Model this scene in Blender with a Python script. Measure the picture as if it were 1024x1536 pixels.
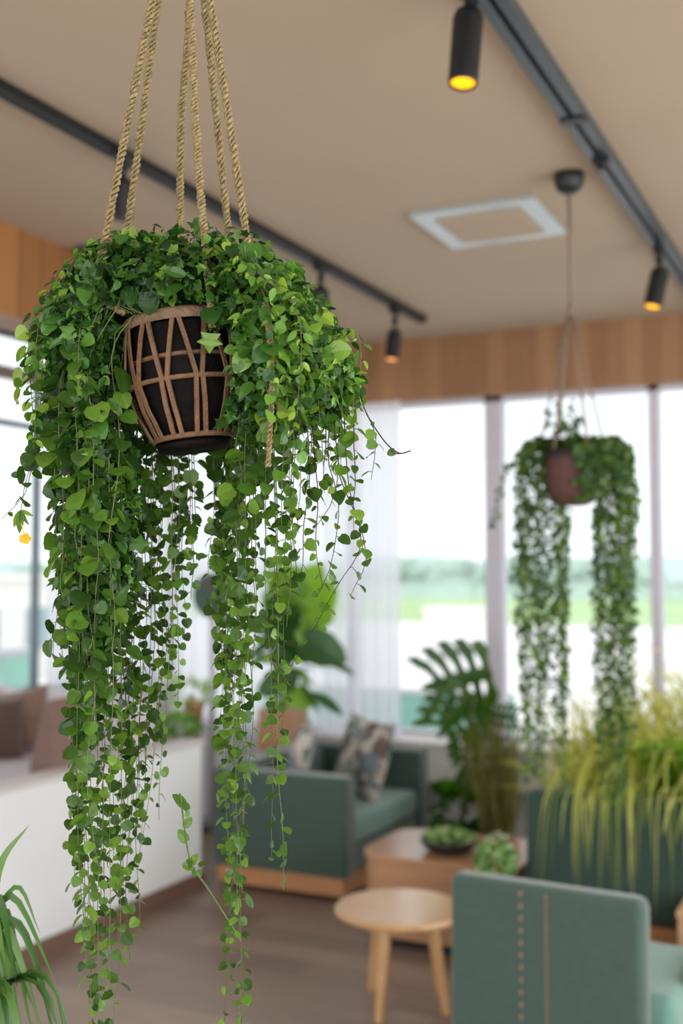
import bpy, math, random
from mathutils import Vector, Matrix, noise
for o in list(bpy.data.objects): bpy.data.objects.remove(o)
S = bpy.context.scene
COL = S.collection
R = math.radians
PI = math.pi

# ------------------------------------------------------------------ camera, world, lights
FPX = 1706.0
EYE = 1.85
CEIL = 3.5
cd = bpy.data.cameras.new('camera')
cam = bpy.data.objects.new('camera', cd); COL.objects.link(cam)
cam.location = (0, 0, EYE)
cam.rotation_euler = (R(90 + 3.15), 0, R(25.6))
cd.sensor_fit = 'VERTICAL'; cd.sensor_height = 36.0
cd.lens = FPX / 1536 * 36
cd.clip_end = 2000; cd.clip_start = 0.05
cd.dof.use_dof = True; cd.dof.focus_distance = 1.58; cd.dof.aperture_fstop = 2.6
S.camera = cam

w = bpy.data.worlds.new('overcast'); S.world = w; w.use_nodes = True
bg = w.node_tree.nodes['Background']
bg.inputs[0].default_value = (0.93, 0.965, 1.0, 1); bg.inputs[1].default_value = 1.15

def area(name, loc, rot, sx, sy, power, col):
    l = bpy.data.lights.new(name, 'AREA'); l.shape = 'RECTANGLE'; l.size = sx; l.size_y = sy
    l.energy = power; l.color = col
    o = bpy.data.objects.new(name, l); COL.objects.link(o)
    o.location = loc; o.rotation_euler = rot
    return o
# added fill lights out of view, behind the camera and at right
area('fill_rear', (0.8, -2.6, 2.0), (R(66), 0, R(8)), 5.0, 2.4, 85, (1.0, 0.98, 0.95))
area('fill_side', (2.9, 3.0, 1.9), (R(60), 0, R(90)), 5.0, 2.2, 120, (0.96, 0.98, 1.0))
sun = bpy.data.lights.new('soft_sun', 'SUN'); sun.energy = 1.5; sun.angle = R(25); sun.color = (1, .97, .92)
so = bpy.data.objects.new('soft_sun', sun); COL.objects.link(so); so.rotation_euler = (R(48), R(-14), 0)

vs = S.view_settings
vs.view_transform = 'Standard'; vs.look = 'None'; vs.gamma = 1.0; vs.use_curve_mapping = False
vs.exposure = 0.45

# ------------------------------------------------------------------ pixel -> place
CM = cam.rotation_euler.to_matrix()
def ray(px, py): return CM @ Vector(((px - 512) / FPX, -(py - 768) / FPX, -1.0))
def at(px, py, d): return Vector((0, 0, EYE)) + ray(px, py) * d
def atz(px, py, z):
    r = ray(px, py); return Vector((0, 0, EYE)) + r * ((z - EYE) / r.z)
def aty(px, py, y):
    r = ray(px, py); return Vector((0, 0, EYE)) + r * (y / r.y)

# ------------------------------------------------------------------ materials
def lin(c): return tuple((v / 255 / 12.92) if v / 255 <= .04045 else ((v / 255 + .055) / 1.055) ** 2.4 for v in c)
def newmat(name):
    m = bpy.data.materials.new(name); m.use_nodes = True
    return m, m.node_tree, m.node_tree.nodes['Principled BSDF']
def setc(b, c): b.inputs['Base Color'].default_value = (*lin(c), 1)
def mat(name, c, rough=.6, metal=0.0, var=.12, scale=8.0, bump=0.0, bscale=60.0, stretch=None, spec=.5, sheen=0.0, c2=None):
    m, nt, b = newmat(name)
    N = nt.nodes.new; L = nt.links.new
    tc = N('ShaderNodeTexCoord'); mp = N('ShaderNodeMapping'); L(tc.outputs['Object'], mp.inputs[0])
    if stretch: mp.inputs['Scale'].default_value = stretch
    n = N('ShaderNodeTexNoise'); n.inputs['Scale'].default_value = scale; n.inputs['Detail'].default_value = 5
    L(mp.outputs[0], n.inputs['Vector'])
    r = N('ShaderNodeValToRGB'); L(n.outputs['Fac'], r.inputs[0])
    a = lin(c)
    if c2: e = lin(c2); lo, hi = a, e
    else: lo = tuple(v * (1 - var) for v in a); hi = tuple(min(1, v * (1 + var)) for v in a)
    r.color_ramp.elements[0].position = .3; r.color_ramp.elements[1].position = .7
    r.color_ramp.elements[0].color = (*lo, 1); r.color_ramp.elements[1].color = (*hi, 1)
    L(r.outputs[0], b.inputs['Base Color'])
    b.inputs['Roughness'].default_value = rough; b.inputs['Metallic'].default_value = metal
    b.inputs['Specular IOR Level'].default_value = spec
    if sheen: b.inputs['Sheen Weight'].default_value = sheen
    if bump:
        n2 = N('ShaderNodeTexNoise'); n2.inputs['Scale'].default_value = bscale; L(tc.outputs['Object'], n2.inputs['Vector'])
        bp = N('ShaderNodeBump'); bp.inputs['Strength'].default_value = bump; bp.inputs['Distance'].default_value = .01
        L(n2.outputs['Fac'], bp.inputs['Height']); L(bp.outputs[0], b.inputs['Normal'])
    return m
def leafmat(name, cols, rough=.42, trans=.3, tcol=None, spec=.5):
    m, nt, b = newmat(name)
    N = nt.nodes.new; L = nt.links.new
    at_ = N('ShaderNodeAttribute'); at_.attribute_name = 'tint'
    r = N('ShaderNodeValToRGB'); L(at_.outputs['Fac'], r.inputs[0])
    el = r.color_ramp.elements
    while len(el) < len(cols): el.new(.5)
    for i, c in enumerate(cols):
        el[i].position = i / (len(cols) - 1); el[i].color = (*lin(c), 1)
    tc = N('ShaderNodeTexCoord'); n = N('ShaderNodeTexNoise'); n.inputs['Scale'].default_value = 90; L(tc.outputs['Object'], n.inputs['Vector'])
    mx = N('ShaderNodeMix'); mx.data_type = 'RGBA'; mx.blend_type = 'MULTIPLY'; mx.inputs[0].default_value = .35
    L(r.outputs[0], mx.inputs[6]); L(n.outputs['Color'], mx.inputs[7])
    hs = N('ShaderNodeMix'); hs.data_type = 'RGBA'; hs.blend_type = 'MIX'; hs.inputs[0].default_value = .5
    L(r.outputs[0], hs.inputs[6]); L(mx.outputs[2], hs.inputs[7])
    L(r.outputs[0], b.inputs['Base Color'])
    b.inputs['Roughness'].default_value = rough; b.inputs['Specular IOR Level'].default_value = spec
    t = N('ShaderNodeBsdfTranslucent')
    mt = N('ShaderNodeMix'); mt.data_type = 'RGBA'; mt.blend_type = 'MULTIPLY'; mt.inputs[0].default_value = 1
    L(r.outputs[0], mt.inputs[6]); mt.inputs[7].default_value = (*(tcol or (1.6, 1.5, .6)), 1)
    L(mt.outputs[2], t.inputs[0])
    ms = N('ShaderNodeMixShader'); ms.inputs[0].default_value = trans
    L(b.outputs[0], ms.inputs[1]); L(t.outputs[0], ms.inputs[2])
    L(ms.outputs[0], nt.nodes['Material Output'].inputs[0])
    return m
def emis(name, c, s):
    m, nt, b = newmat(name); setc(b, c)
    b.inputs['Emission Color'].default_value = (*lin(c), 1); b.inputs['Emission Strength'].default_value = s
    return m
def planks(name, c1, c2, axis, width, rough=.5, gap=.35, grain=(1, 1, 1), bands=False, length=0):
    """boards with seams along one axis, wood grain along the other"""
    m, nt, b = newmat(name)
    N = nt.nodes.new; L = nt.links.new
    tc = N('ShaderNodeTexCoord'); sp = N('ShaderNodeSeparateXYZ'); L(tc.outputs['Object'], sp.inputs[0])
    def math_(op, a, v=None):
        q = N('ShaderNodeMath'); q.operation = op
        if isinstance(a, (int, float)): q.inputs[0].default_value = a
        else: L(a, q.inputs[0])
        if v is not None:
            if isinstance(v, (int, float)): q.inputs[1].default_value = v
            else: L(v, q.inputs[1])
        return q.outputs[0]
    u = math_('DIVIDE', sp.outputs[axis], width)
    fl = math_('FLOOR', u); fr = math_('FRACT', u)
    wn = N('ShaderNodeTexWhiteNoise'); wn.noise_dimensions = '2D' if length else '1D'
    if length:
        other = 0 if axis == 1 else 1
        off = N('ShaderNodeTexWhiteNoise'); off.noise_dimensions = '1D'; L(fl, off.inputs['W'])
        v = math_('ADD', math_('DIVIDE', sp.outputs[other], length), off.outputs['Value'])
        cb = N('ShaderNodeCombineXYZ'); L(fl, cb.inputs[0]); L(math_('FLOOR', v), cb.inputs[1])
        L(cb.outputs[0], wn.inputs['Vector'])
    else:
        L(fl, wn.inputs['W'])
    mp = N('ShaderNodeMapping'); L(tc.outputs['Object'], mp.inputs[0]); mp.inputs['Scale'].default_value = grain
    n = N('ShaderNodeTexNoise'); n.inputs['Scale'].default_value = 6; n.inputs['Detail'].default_value = 6; L(mp.outputs[0], n.inputs['Vector'])
    mixf = math_('ADD', math_('MULTIPLY', wn.outputs['Value'], .55), math_('MULTIPLY', n.outputs['Fac'], .45))
    r = N('ShaderNodeValToRGB'); L(mixf, r.inputs[0])
    r.color_ramp.elements[0].position = .15; r.color_ramp.elements[1].position = .85
    r.color_ramp.elements[0].color = (*lin(c1), 1); r.color_ramp.elements[1].color = (*lin(c2), 1)
    seam = math_('LESS_THAN', fr, .02 if not bands else .05)
    dk = N('ShaderNodeMix'); dk.data_type = 'RGBA'; L(math_('MULTIPLY', seam, gap), dk.inputs[0])
    L(r.outputs[0], dk.inputs[6]); dk.inputs[7].default_value = (*lin((60, 40, 28)), 1)
    L(dk.outputs[2], b.inputs['Base Color']); b.inputs['Roughness'].default_value = rough
    return m
def patterned(name):
    m, nt, b = newmat(name)
    N = nt.nodes.new; L = nt.links.new
    tc = N('ShaderNodeTexCoord'); v = N('ShaderNodeTexVoronoi'); v.inputs['Scale'].default_value = 17; 
    n = N('ShaderNodeTexNoise'); n.inputs['Scale'].default_value = 9
    L(tc.outputs['Object'], n.inputs['Vector'])
    mx = N('ShaderNodeMix'); mx.data_type = 'RGBA'; mx.inputs[0].default_value = .25; L(tc.outputs['Object'], mx.inputs[6]); L(n.outputs['Color'], mx.inputs[7])
    L(mx.outputs[2], v.inputs['Vector'])
    r = N('ShaderNodeValToRGB'); sep = N('ShaderNodeSeparateColor'); L(v.outputs['Color'], sep.inputs[0]); L(sep.outputs[0], r.inputs[0])
    r.color_ramp.interpolation = 'CONSTANT'
    cs = [(200, 190, 180), (120, 135, 145), (196, 160, 140), (90, 105, 115), (150, 160, 150), (215, 205, 195), (110, 95, 90)]
    el = r.color_ramp.elements
    while len(el) < len(cs): el.new(.5)
    for i, c in enumerate(cs): el[i].position = i / len(cs); el[i].color = (*lin(c), 1)
    L(r.outputs[0], b.inputs['Base Color']); b.inputs['Roughness'].default_value = .85
    return m

M = {}
M['ceiling'] = mat('ceiling_paint', (186, 166, 143), .9, var=.02, scale=2)
M['cladding_back'] = planks('wood_cladding_back', (142, 102, 70), (170, 128, 92), 0, .115, .5, .35, (6, 6, .7))
M['cladding_left'] = planks('wood_cladding_left', (136, 88, 46), (172, 118, 68), 1, .16, .5, .9, (6, 6, .7), bands=True)
M['floor'] = planks('floor_boards', (134, 116, 104), (166, 146, 130), 1, .19, .38, .3, (.6, 7, 1), length=1.4)
M['white'] = mat('white_paint', (236, 238, 238), .6, var=.02, scale=3)
M['offwhite'] = mat('pale_ledge', (214, 208, 206), .5, var=.03, scale=3)
M['skirting'] = mat('skirting_wood', (120, 92, 80), .5, var=.1, scale=4)
M['frame'] = mat('window_frame_paint', (206, 202, 212), .45, var=.03)
M['frame_dark'] = mat('window_frame_dark', (104, 116, 124), .45, var=.03)
M['frame_brown'] = mat('window_beam_brown', (128, 112, 108), .5, var=.05)
M['black'] = mat('black_metal', (22, 24, 26), .45, var=.1, spec=.5)
M['track'] = mat('track_grey', (70, 80, 84), .4, .3, var=.06)
M['track_dark'] = mat('track_dark', (28, 30, 33), .45, .2, var=.06)
M['vent'] = mat('vent_metal', (176, 184, 184), .3, .3, var=.03)
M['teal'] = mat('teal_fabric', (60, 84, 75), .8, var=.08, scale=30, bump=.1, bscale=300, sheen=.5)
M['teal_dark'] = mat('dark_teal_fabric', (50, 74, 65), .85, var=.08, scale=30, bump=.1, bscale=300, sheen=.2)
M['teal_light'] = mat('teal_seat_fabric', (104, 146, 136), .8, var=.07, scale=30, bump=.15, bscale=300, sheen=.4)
M['wood'] = mat('pale_wood', (210, 166, 118), .2, var=.08, scale=5, stretch=(1, 9, 1))
M['wood_mid'] = mat('table_wood', (188, 142, 108), .25, var=.1, scale=5, stretch=(1, 8, 8))
M['wood_side'] = mat('side_table_wood', (206, 166, 130), .4, var=.06, scale=5, stretch=(1, 8, 8))
M['plinth'] = mat('plinth_wood', (196, 142, 100), .45, var=.08, scale=5, stretch=(1, 8, 8))
M['thread'] = mat('pink_thread', (196, 140, 124), .8, var=.05)
M['brown_fabric'] = mat('brown_fabric', (128, 100, 88), .9, var=.08, scale=20, bump=.1, bscale=200, sheen=.3)
M['dark_brown_fabric'] = mat('dark_brown_fabric', (92, 68, 62), .9, var=.08, scale=20, sheen=.3)
M['seat_white'] = mat('pale_upholstery', (206, 198, 204), .85, var=.03, scale=6)
M['pattern'] = patterned('patterned_cushion_fabric')
M['rope'] = mat('jute_rope', (158, 138, 96), .85, var=.4, scale=150, bump=.6, bscale=500)
M['cord2'] = mat('beige_cord', (134, 114, 98), .85, var=.15, scale=60)
M['strip'] = mat('basket_cane', (112, 82, 56), .65, var=.25, scale=40, bump=.3, bscale=200)
M['strip_rim'] = mat('basket_rim', (120, 94, 72), .65, var=.3, scale=40, bump=.4, bscale=150)
M['liner'] = mat('dark_liner', (17, 13, 12), .7, var=.4, scale=20, bump=.4, bscale=60, spec=.12)
M['soil'] = mat('potting_soil', (52, 38, 30), .95, var=.4, scale=80, bump=.8, bscale=120)
M['pot_brown'] = mat('brown_woven_pot', (92, 62, 54), .75, var=.15, scale=40, stretch=(1, 1, 12), bump=.4, bscale=120)
M['pot_dark'] = mat('dark_pot', (48, 40, 38), .5, var=.2)
M['terracotta'] = mat('terracotta', (206, 138, 96), .7, var=.1)
M['greenpot'] = mat('green_ceramic', (52, 74, 60), .4, var=.1)
M['tall_wood'] = mat('tall_planter_wood', (196, 146, 112), .5, var=.15, scale=4, stretch=(14, 14, .8))
M['bark'] = mat('bark', (110, 84, 62), .9, var=.2, scale=20)
M['stem'] = mat('vine_stem', (88, 98, 52), .6, var=.25, scale=80)
M['stem_dark'] = mat('vine_stem_dark', (58, 52, 42), .6, var=.25, scale=80)
M['leaf'] = leafmat('vine_leaf', [(40, 70, 28), (62, 98, 32), (92, 132, 44), (136, 168, 64)], .36, .3)
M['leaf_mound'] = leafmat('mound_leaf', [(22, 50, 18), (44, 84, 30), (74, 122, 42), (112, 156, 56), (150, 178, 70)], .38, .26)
M['leaf2'] = leafmat('far_vine_leaf', [(50, 82, 46), (74, 106, 48), (112, 142, 60)], .5, .3)
M['fig'] = leafmat('fig_leaf', [(42, 88, 38), (78, 132, 40), (130, 178, 46)], .35, .35)
M['monstera'] = leafmat('monstera_leaf', [(50, 92, 24), (86, 134, 36)], .3, .4)
M['grass'] = leafmat('ornamental_grass', [(108, 130, 52), (166, 176, 84), (206, 208, 122), (226, 222, 156)], .6, .42)
M['grass_brown'] = leafmat('brown_green_grass', [(92, 88, 52), (126, 128, 66), (160, 156, 92)], .6, .3)
M['bush'] = leafmat('bright_bush', [(70, 128, 24), (112, 170, 34), (158, 204, 60)], .5, .35)
M['spike'] = leafmat('spiky_leaf', [(40, 78, 36), (72, 116, 50), (116, 152, 84)], .4, .2)
M['herb'] = leafmat('herb_leaf', [(80, 130, 60), (150, 190, 110), (215, 225, 205)], .5, .25)
M['yellow'] = leafmat('yellow_flower', [(240, 190, 20), (250, 214, 60)], .5, .3, (1.2, 1.1, .5))
M['spotlens'] = emis('warm_lens', (255, 176, 14), 1.2)
M['spotlens2'] = emis('amber_lens', (255, 160, 90), 1.1)
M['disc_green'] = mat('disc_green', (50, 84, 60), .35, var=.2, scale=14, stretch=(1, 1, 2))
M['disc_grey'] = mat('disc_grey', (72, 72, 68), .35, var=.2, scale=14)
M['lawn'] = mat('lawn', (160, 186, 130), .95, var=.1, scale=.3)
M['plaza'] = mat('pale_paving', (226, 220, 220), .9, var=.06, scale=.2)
M['tree_far'] = mat('hazed_foliage', (156, 178, 164), .95, var=.15, scale=.6)  # haze is painted into this pale foliage colour
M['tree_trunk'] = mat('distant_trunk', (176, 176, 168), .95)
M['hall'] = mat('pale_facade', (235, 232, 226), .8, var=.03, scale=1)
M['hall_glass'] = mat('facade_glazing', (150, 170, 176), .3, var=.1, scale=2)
M['rail'] = mat('teal_panel', (160, 214, 196), .4, var=.06)
# clear glass and sheer cloth
m, nt, b = newmat('window_glass')
tr = nt.nodes.new('ShaderNodeBsdfTransparent'); gl = nt.nodes.new('ShaderNodeBsdfGlossy'); gl.inputs['Roughness'].default_value = .02
tr.inputs[0].default_value = (.97, .99, .99, 1)
ms = nt.nodes.new('ShaderNodeMixShader'); ms.inputs[0].default_value = .05
nt.links.new(tr.outputs[0], ms.inputs[1]); nt.links.new(gl.outputs[0], ms.inputs[2]); nt.links.new(ms.outputs[0], nt.nodes['Material Output'].inputs[0])
M['glass'] = m
m, nt, b = newmat('sheer_cloth')
setc(b, (240, 240, 246)); b.inputs['Roughness'].default_value = .9
tl = nt.nodes.new('ShaderNodeBsdfTranslucent'); tl.inputs[0].default_value = (.93, .93, .97, 1)
tr = nt.nodes.new('ShaderNodeBsdfTransparent')
m1 = nt.nodes.new('ShaderNodeMixShader'); m1.inputs[0].default_value = .62
m2 = nt.nodes.new('ShaderNodeMixShader'); m2.inputs[0].default_value = .22
nt.links.new(b.outputs[0], m1.inputs[1]); nt.links.new(tl.outputs[0], m1.inputs[2])
nt.links.new(m1.outputs[0], m2.inputs[1]); nt.links.new(tr.outputs[0], m2.inputs[2]); nt.links.new(m2.outputs[0], nt.nodes['Material Output'].inputs[0])
M['sheer'] = m

# ------------------------------------------------------------------ mesh helpers
def catmull(P, n):
    P = [Vector(p) for p in P]
    if len(P) < 3:
        return [P[0].lerp(P[-1], i / n) for i in range(n + 1)]
    Q = [P[0] * 2 - P[1]] + P + [P[-1] * 2 - P[-2]]
    out = []
    for i in range(n + 1):
        t = i / n * (len(P) - 1); k = min(int(t), len(P) - 2); u = t - k
        a, b_, c, d = Q[k:k + 4]
        out.append(.5 * ((2 * b_) + (c - a) * u + (2 * a - 5 * b_ + 4 * c - d) * u * u + (3 * b_ - a - 3 * c + d) * u ** 3))
    return out
LEAFS = {
 'round': ([(0, 0, 0), (.30, -.05, .03), (.52, .22, .05), (.50, .55, .03), (.27, .86, -.03), (0, 1.0, -.10)], [.33, .68]),
 'ivy':   ([(0, 0, 0), (.42, -.02, .04), (.28, .28, .02), (.55, .48, -.02), (.20, .66, 0), (0, 1.0, -.10)], [.33, .66]),
 'slim':  ([(0, 0, 0), (.14, .10, .04), (.24, .35, .05), (.22, .6, .02), (.11, .84, -.06), (0, 1.0, -.14)], [.35, .68]),
}
class MB:
    def __init__(s): s.v = []; s.f = []; s.m = []; s.t = []
    def add(s, vs, fs, mi=0, tint=.5):
        o = len(s.v); s.v += [tuple(v) for v in vs]; s.t += [tint] * len(vs)
        for f in fs: s.f.append([i + o for i in f]); s.m.append(mi)
    def box(s, lo, hi, mi=0):
        (x0, y0, z0), (x1, y1, z1) = lo, hi
        s.add([(x0, y0, z0), (x1, y0, z0), (x1, y1, z0), (x0, y1, z0), (x0, y0, z1), (x1, y0, z1), (x1, y1, z1), (x0, y1, z1)],
              [(3, 2, 1, 0), (4, 5, 6, 7), (0, 1, 5, 4), (1, 2, 6, 5), (2, 3, 7, 6), (3, 0, 4, 7)], mi); return s
    def prism(s, poly, z0, z1, mi=0):
        n = len(poly)
        s.add([(x, y, z0) for x, y in poly] + [(x, y, z1) for x, y in poly],
              [list(range(n))[::-1], list(range(n, 2 * n))] + [(i, (i + 1) % n, n + (i + 1) % n, n + i) for i in range(n)], mi); return s
    def tube(s, P, r, sides=6, mi=0, cap=True, tint=.5):
        P = [Vector(p) for p in P]; n = len(P)
        rr = r if isinstance(r, (list, tuple)) else [r] * n
        ref = Vector((0.3, .9, .2)); vs = []; U = None
        for i, p in enumerate(P):
            d = (P[min(i + 1, n - 1)] - P[max(i - 1, 0)])
            d = d.normalized() if d.length > 1e-9 else Vector((0, 0, 1))
            U = (U if U else ref); U = U - d * U.dot(d)
            if U.length < 1e-4: U = Vector((1, 0, 0)) - d * d.x
            U.normalize(); W = d.cross(U)
            for k in range(sides):
                a = 2 * PI * k / sides; vs.append(p + (U * math.cos(a) + W * math.sin(a)) * rr[i])
        fs = [(i * sides + k, i * sides + (k + 1) % sides, (i + 1) * sides + (k + 1) % sides, (i + 1) * sides + k) for i in range(n - 1) for k in range(sides)]
        if cap: fs += [list(range(sides))[::-1], list(range((n - 1) * sides, n * sides))]
        s.add(vs, fs, mi, tint); return s
    def lathe(s, prof, c=(0, 0, 0), seg=32, mi=0, cap0=True, cap1=True):
        c = Vector(c); vs = []
        for r, z in prof:
            for k in range(seg):
                a = 2 * PI * k / seg; vs.append((c.x + r * math.cos(a), c.y + r * math.sin(a), c.z + z))
        n = len(prof)
        fs = [(i * seg + k, i * seg + (k + 1) % seg, (i + 1) * seg + (k + 1) % seg, (i + 1) * seg + k) for i in range(n - 1) for k in range(seg)]
        if cap0: fs.append(list(range(seg))[::-1])
        if cap1: fs.append(list(range((n - 1) * seg, n * seg)))
        s.add(vs, fs, mi); return s
    def leaf(s, base, d, nrm, L, W=1.0, kind='round', mi=0, tint=.5, bend=.18):
        d = Vector(d).normalized(); X = Vector(nrm).cross(d)
        if X.length < 1e-4: X = Vector((1, .2, 0)).cross(d)
        X.normalize(); Z = d.cross(X); base = Vector(base)
        out, mid = LEAFS[kind]; k = len(out)
        def P(x, y, z): return base + X * (x * W * L) + d * (y * L) + Z * ((z - bend * y * y) * L)
        vs = [P(*p) for p in out] + [P(-x, y, z) for x, y, z in out[1:-1]] + [P(0, y, -.05) for y in mid]
        # right 0..5, left 6..9, mid 10,11
        fs = [(0, 1, 2, 10), (10, 2, 3, 11), (11, 3, 4, 5), (0, 10, 7, 6), (10, 11, 8, 7), (11, 5, 9, 8)]
        s.add(vs, fs, mi, tint); return s
    def blade(s, P, w0, up=Vector((0, 0, 1)), mi=0, tint=.5, fold=.25):
        P = [Vector(p) for p in P]; n = len(P); vs = []
        for i, p in enumerate(P):
            d = (P[min(i + 1, n - 1)] - P[max(i - 1, 0)]).normalized()
            X = d.cross(up); X = X.normalized() if X.length > 1e-3 else Vector((1, 0, 0))
            Z = X.cross(d); t = i / (n - 1); ww = w0 * (min(1, .45 + 2.2 * t)) * (1 - t ** 2.4) + w0 * .03
            vs += [p - X * ww / 2 + Z * ww * fold, p, p + X * ww / 2 + Z * ww * fold]
        fs = []
        for i in range(n - 1):
            a = i * 3; fs += [(a, a + 1, a + 4, a + 3), (a + 1, a + 2, a + 5, a + 4)]
        s.add(vs, fs, mi, tint); return s
    def build(s, name, mats, parent=None, origin=(0, 0, 0), smooth=False, bevel=0, seg=3, tint=False, sub=0, world=None):
        """vertices are local to the root thing; world=point: vertices are world points measured from it"""
        me = bpy.data.meshes.new(name)
        off = Vector(world) if world is not None else Vector((0, 0, 0))
        me.from_pydata([tuple(Vector(v) - off) for v in s.v] if world is not None else s.v, [], s.f)
        if not isinstance(mats, (list, tuple)): mats = [mats]
        for q in mats: me.materials.append(q)
        if any(s.m): me.polygons.foreach_set('material_index', s.m)
        if smooth: me.polygons.foreach_set('use_smooth', [True] * len(s.f))
        if tint:
            a = me.attributes.new('tint', 'FLOAT', 'POINT'); a.data.foreach_set('value', s.t)
        me.update()
        o = bpy.data.objects.new(name, me); COL.objects.link(o)
        if parent: o.parent = parent
        o.location = Vector(origin)
        if bevel:
            md = o.modifiers.new('bevel', 'BEVEL'); md.width = bevel; md.segments = seg; md.limit_method = 'ANGLE'; md.angle_limit = R(40)
            me.polygons.foreach_set('use_smooth', [True] * len(s.f))
            md2 = o.modifiers.new('wn', 'WEIGHTED_NORMAL'); md2.keep_sharp = False
        if sub:
            md = o.modifiers.new('sub', 'SUBSURF'); md.levels = sub; md.render_levels = sub
        return o
def tag(o, label, cat, group=None, kind=None):
    o['label'] = label; o['category'] = cat
    if group: o['group'] = group
    if kind: o['kind'] = kind
    return o
def thing(name, loc, label, cat, group=None, rz=0.0, rot=None):
    o = bpy.data.objects.new(name, None); COL.objects.link(o); o.empty_display_size = .1
    o.location = loc; o.rotation_euler = rot or (0, 0, rz)
    return tag(o, label, cat, group)
def struct(name, mb, m, label=None, **k):
    o = mb.build(name, m, **k); o['kind'] = 'structure'
    if label: o['label'] = label
    return o
def rnd(a, b): return random.uniform(a, b)

# ------------------------------------------------------------------ room shell
YW = 7.46
XL = -3.7
XA = -5.2
XR = 2.8
YB = -3.0
struct('floor', MB().box((XA, YB, -.1), (XR, YW, 0)), M['floor'])
struct('ceiling', MB().box((XA - .2, YB, CEIL), (XR, YW + .2, CEIL + .12)), M['ceiling'])
struct('trim_1', MB().box((XL, YW - .12, 3.07), (XR, YW + .12, CEIL)), M['cladding_back'], 'vertical wood boards above the window wall')
struct('trim_2', MB().box((XL - .24, YB, 3.07), (XL, YW - .12, CEIL)), M['cladding_left'], 'orange wood boards on the beam at left')
struct('wall_back', MB().box((XA - .1, YW - .02, 0), (XR, YW + .12, .70)).box((XA - .1, YW - .02, .7), (-5.06, YW + .12, CEIL)), M['white'])
struct('trim_3', MB().box((XL + .02, YW - .34, .70), (XR, YW - .02, .735)).box((XL + .02, YW - .32, .45), (XR, YW - .02, .70)), M['offwhite'], 'pale window ledge', bevel=.006)
struct('wall_left', MB().box((XL - .12, YB, 0), (XL, 5.80, .84)), M['white'], 'low white half wall in front of the raised booth')
struct('trim_4', MB().box((XL - .14, YB, .84), (XL + .012, 5.815, .868)), M['offwhite'], 'cap of the half wall', bevel=.006)
struct('baseboard_left', MB().box((XL, YB, 0), (XL + .018, 5.80, .10)).box((XL - .12, 5.80, 0), (XL + .018, 5.818, .10)), M['skirting'])
struct('floor_booth', MB().box((XA, YB, 0), (XL - .12, 5.80, .42)), M['skirting'], 'raised floor of the booth')
struct('wall_booth', MB().box((XA - .12, YB, 0), (XA, YW - .02, 1.06)), M['white'], 'white wall under the booth window')
# windows
def window(n, x0, x1, lm, rm, zt=3.07):
    f = MB()
    f.box((x0, YW, .70), (x0 + lm, YW + .1, zt)); f.box((x1 - rm, YW, .70), (x1, YW + .1, zt))
    f.box((x0, YW, .70), (x1, YW + .1, .76)); f.box((x0, YW, zt - .03), (x1, YW + .1, zt))
    o = struct('window_%d' % n, f, M['frame'])
    p = MB().box((x0 + lm, YW + .04, .76), (x1 - rm, YW + .05, zt - .03)).build('pane', M['glass'], o)
xs = [-5.06, -3.5, -2.42, -1.34, -.26, .82, 1.9, 2.8]
wm = {-5.06: .04, -3.5: .03, -2.42: .062, -1.34: .034, -.26: .05, .82: .034, 1.9: .034, 2.8: .04}
for i in range(len(xs) - 1):
    window(i + 1, xs[i], xs[i + 1], wm[xs[i]], wm[xs[i + 1]], 3.46 if i == 0 else 3.07)
# booth windows in the plane x = XA
def bwindow(n, y0, y1):
    f = MB()
    f.box((XA - .04, y0, 1.06), (XA, y0 + .022, 3.46)); f.box((XA - .04, y1 - .022, 1.06), (XA, y1, 3.46))
    f.box((XA - .04, y0, 1.06), (XA, y1, 1.10)); f.box((XA - .04, y0, 2.83), (XA, y1, 2.87)); f.box((XA - .04, y0, 3.42), (XA, y1, CEIL))
    o = struct('window_%d' % n, f, M['frame_dark'])
    g = MB().box((XA - .04, y0 + .002, 3.14), (XA + .02, y1 - .002, 3.22)).build('transom', M['frame_brown'], o)
    MB().box((XA - .025, y0 + .022, 1.10), (XA - .018, y1 - .022, 3.42)).build('pane', M['glass'], o)
for i, (a, b_) in enumerate([(-3.0, -.2), (-.2, 2.0), (2.0, 4.05), (4.05, 6.08), (6.08, 7.44)]): bwindow(8 + i, a, b_)

# sheer curtains
def curtain(P0, P1, z0, z1, folds, amp, label):
    P0, P1 = Vector((*P0, 0)), Vector((*P1, 0)); d = (P1 - P0); n = int(folds * 10); nd = Vector((-d.y, d.x, 0)).normalized()
    mb = MB(); vs = []; rows = 10
    for j in range(rows + 1):
        z = z1 + (z0 - z1) * j / rows
        for i in range(n + 1):
            t = i / n; ph = t * folds * 2 * PI
            a = amp * (.6 + .4 * j / rows)
            off = a * math.sin(ph + .5 * math.sin(j * .35 + t * 9)) + .3 * a * math.sin(ph * .37 + 1.3)
            p = P0 + d * t + nd * off; vs.append((p.x, p.y, z))
    fs = [(j * (n + 1) + i, j * (n + 1) + i + 1, (j + 1) * (n + 1) + i + 1, (j + 1) * (n + 1) + i) for j in range(rows) for i in range(n)]
    mb.add(vs, fs); mid = (P0 + P1) / 2; mid.z = z0
    o = mb.build('curtain', M['sheer'], origin=mid, world=mid, smooth=True)
    return tag(o, label, 'curtain', 'sheer white curtains')
curtain((-3.66, 7.28), (-3.03, 7.28), .74, 3.06, 7, .035, 'sheer white curtain hanging beside the wide window, behind the green armchair')
curtain((-5.02, 7.41), (-3.72, 7.41), .02, 3.44, 12, .03, 'wide sheer white curtain added in place of a bright wall, behind the broad-leaved tree and the round disc')  # added backlit cloth standing in for a white wall, brightens the corner
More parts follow.
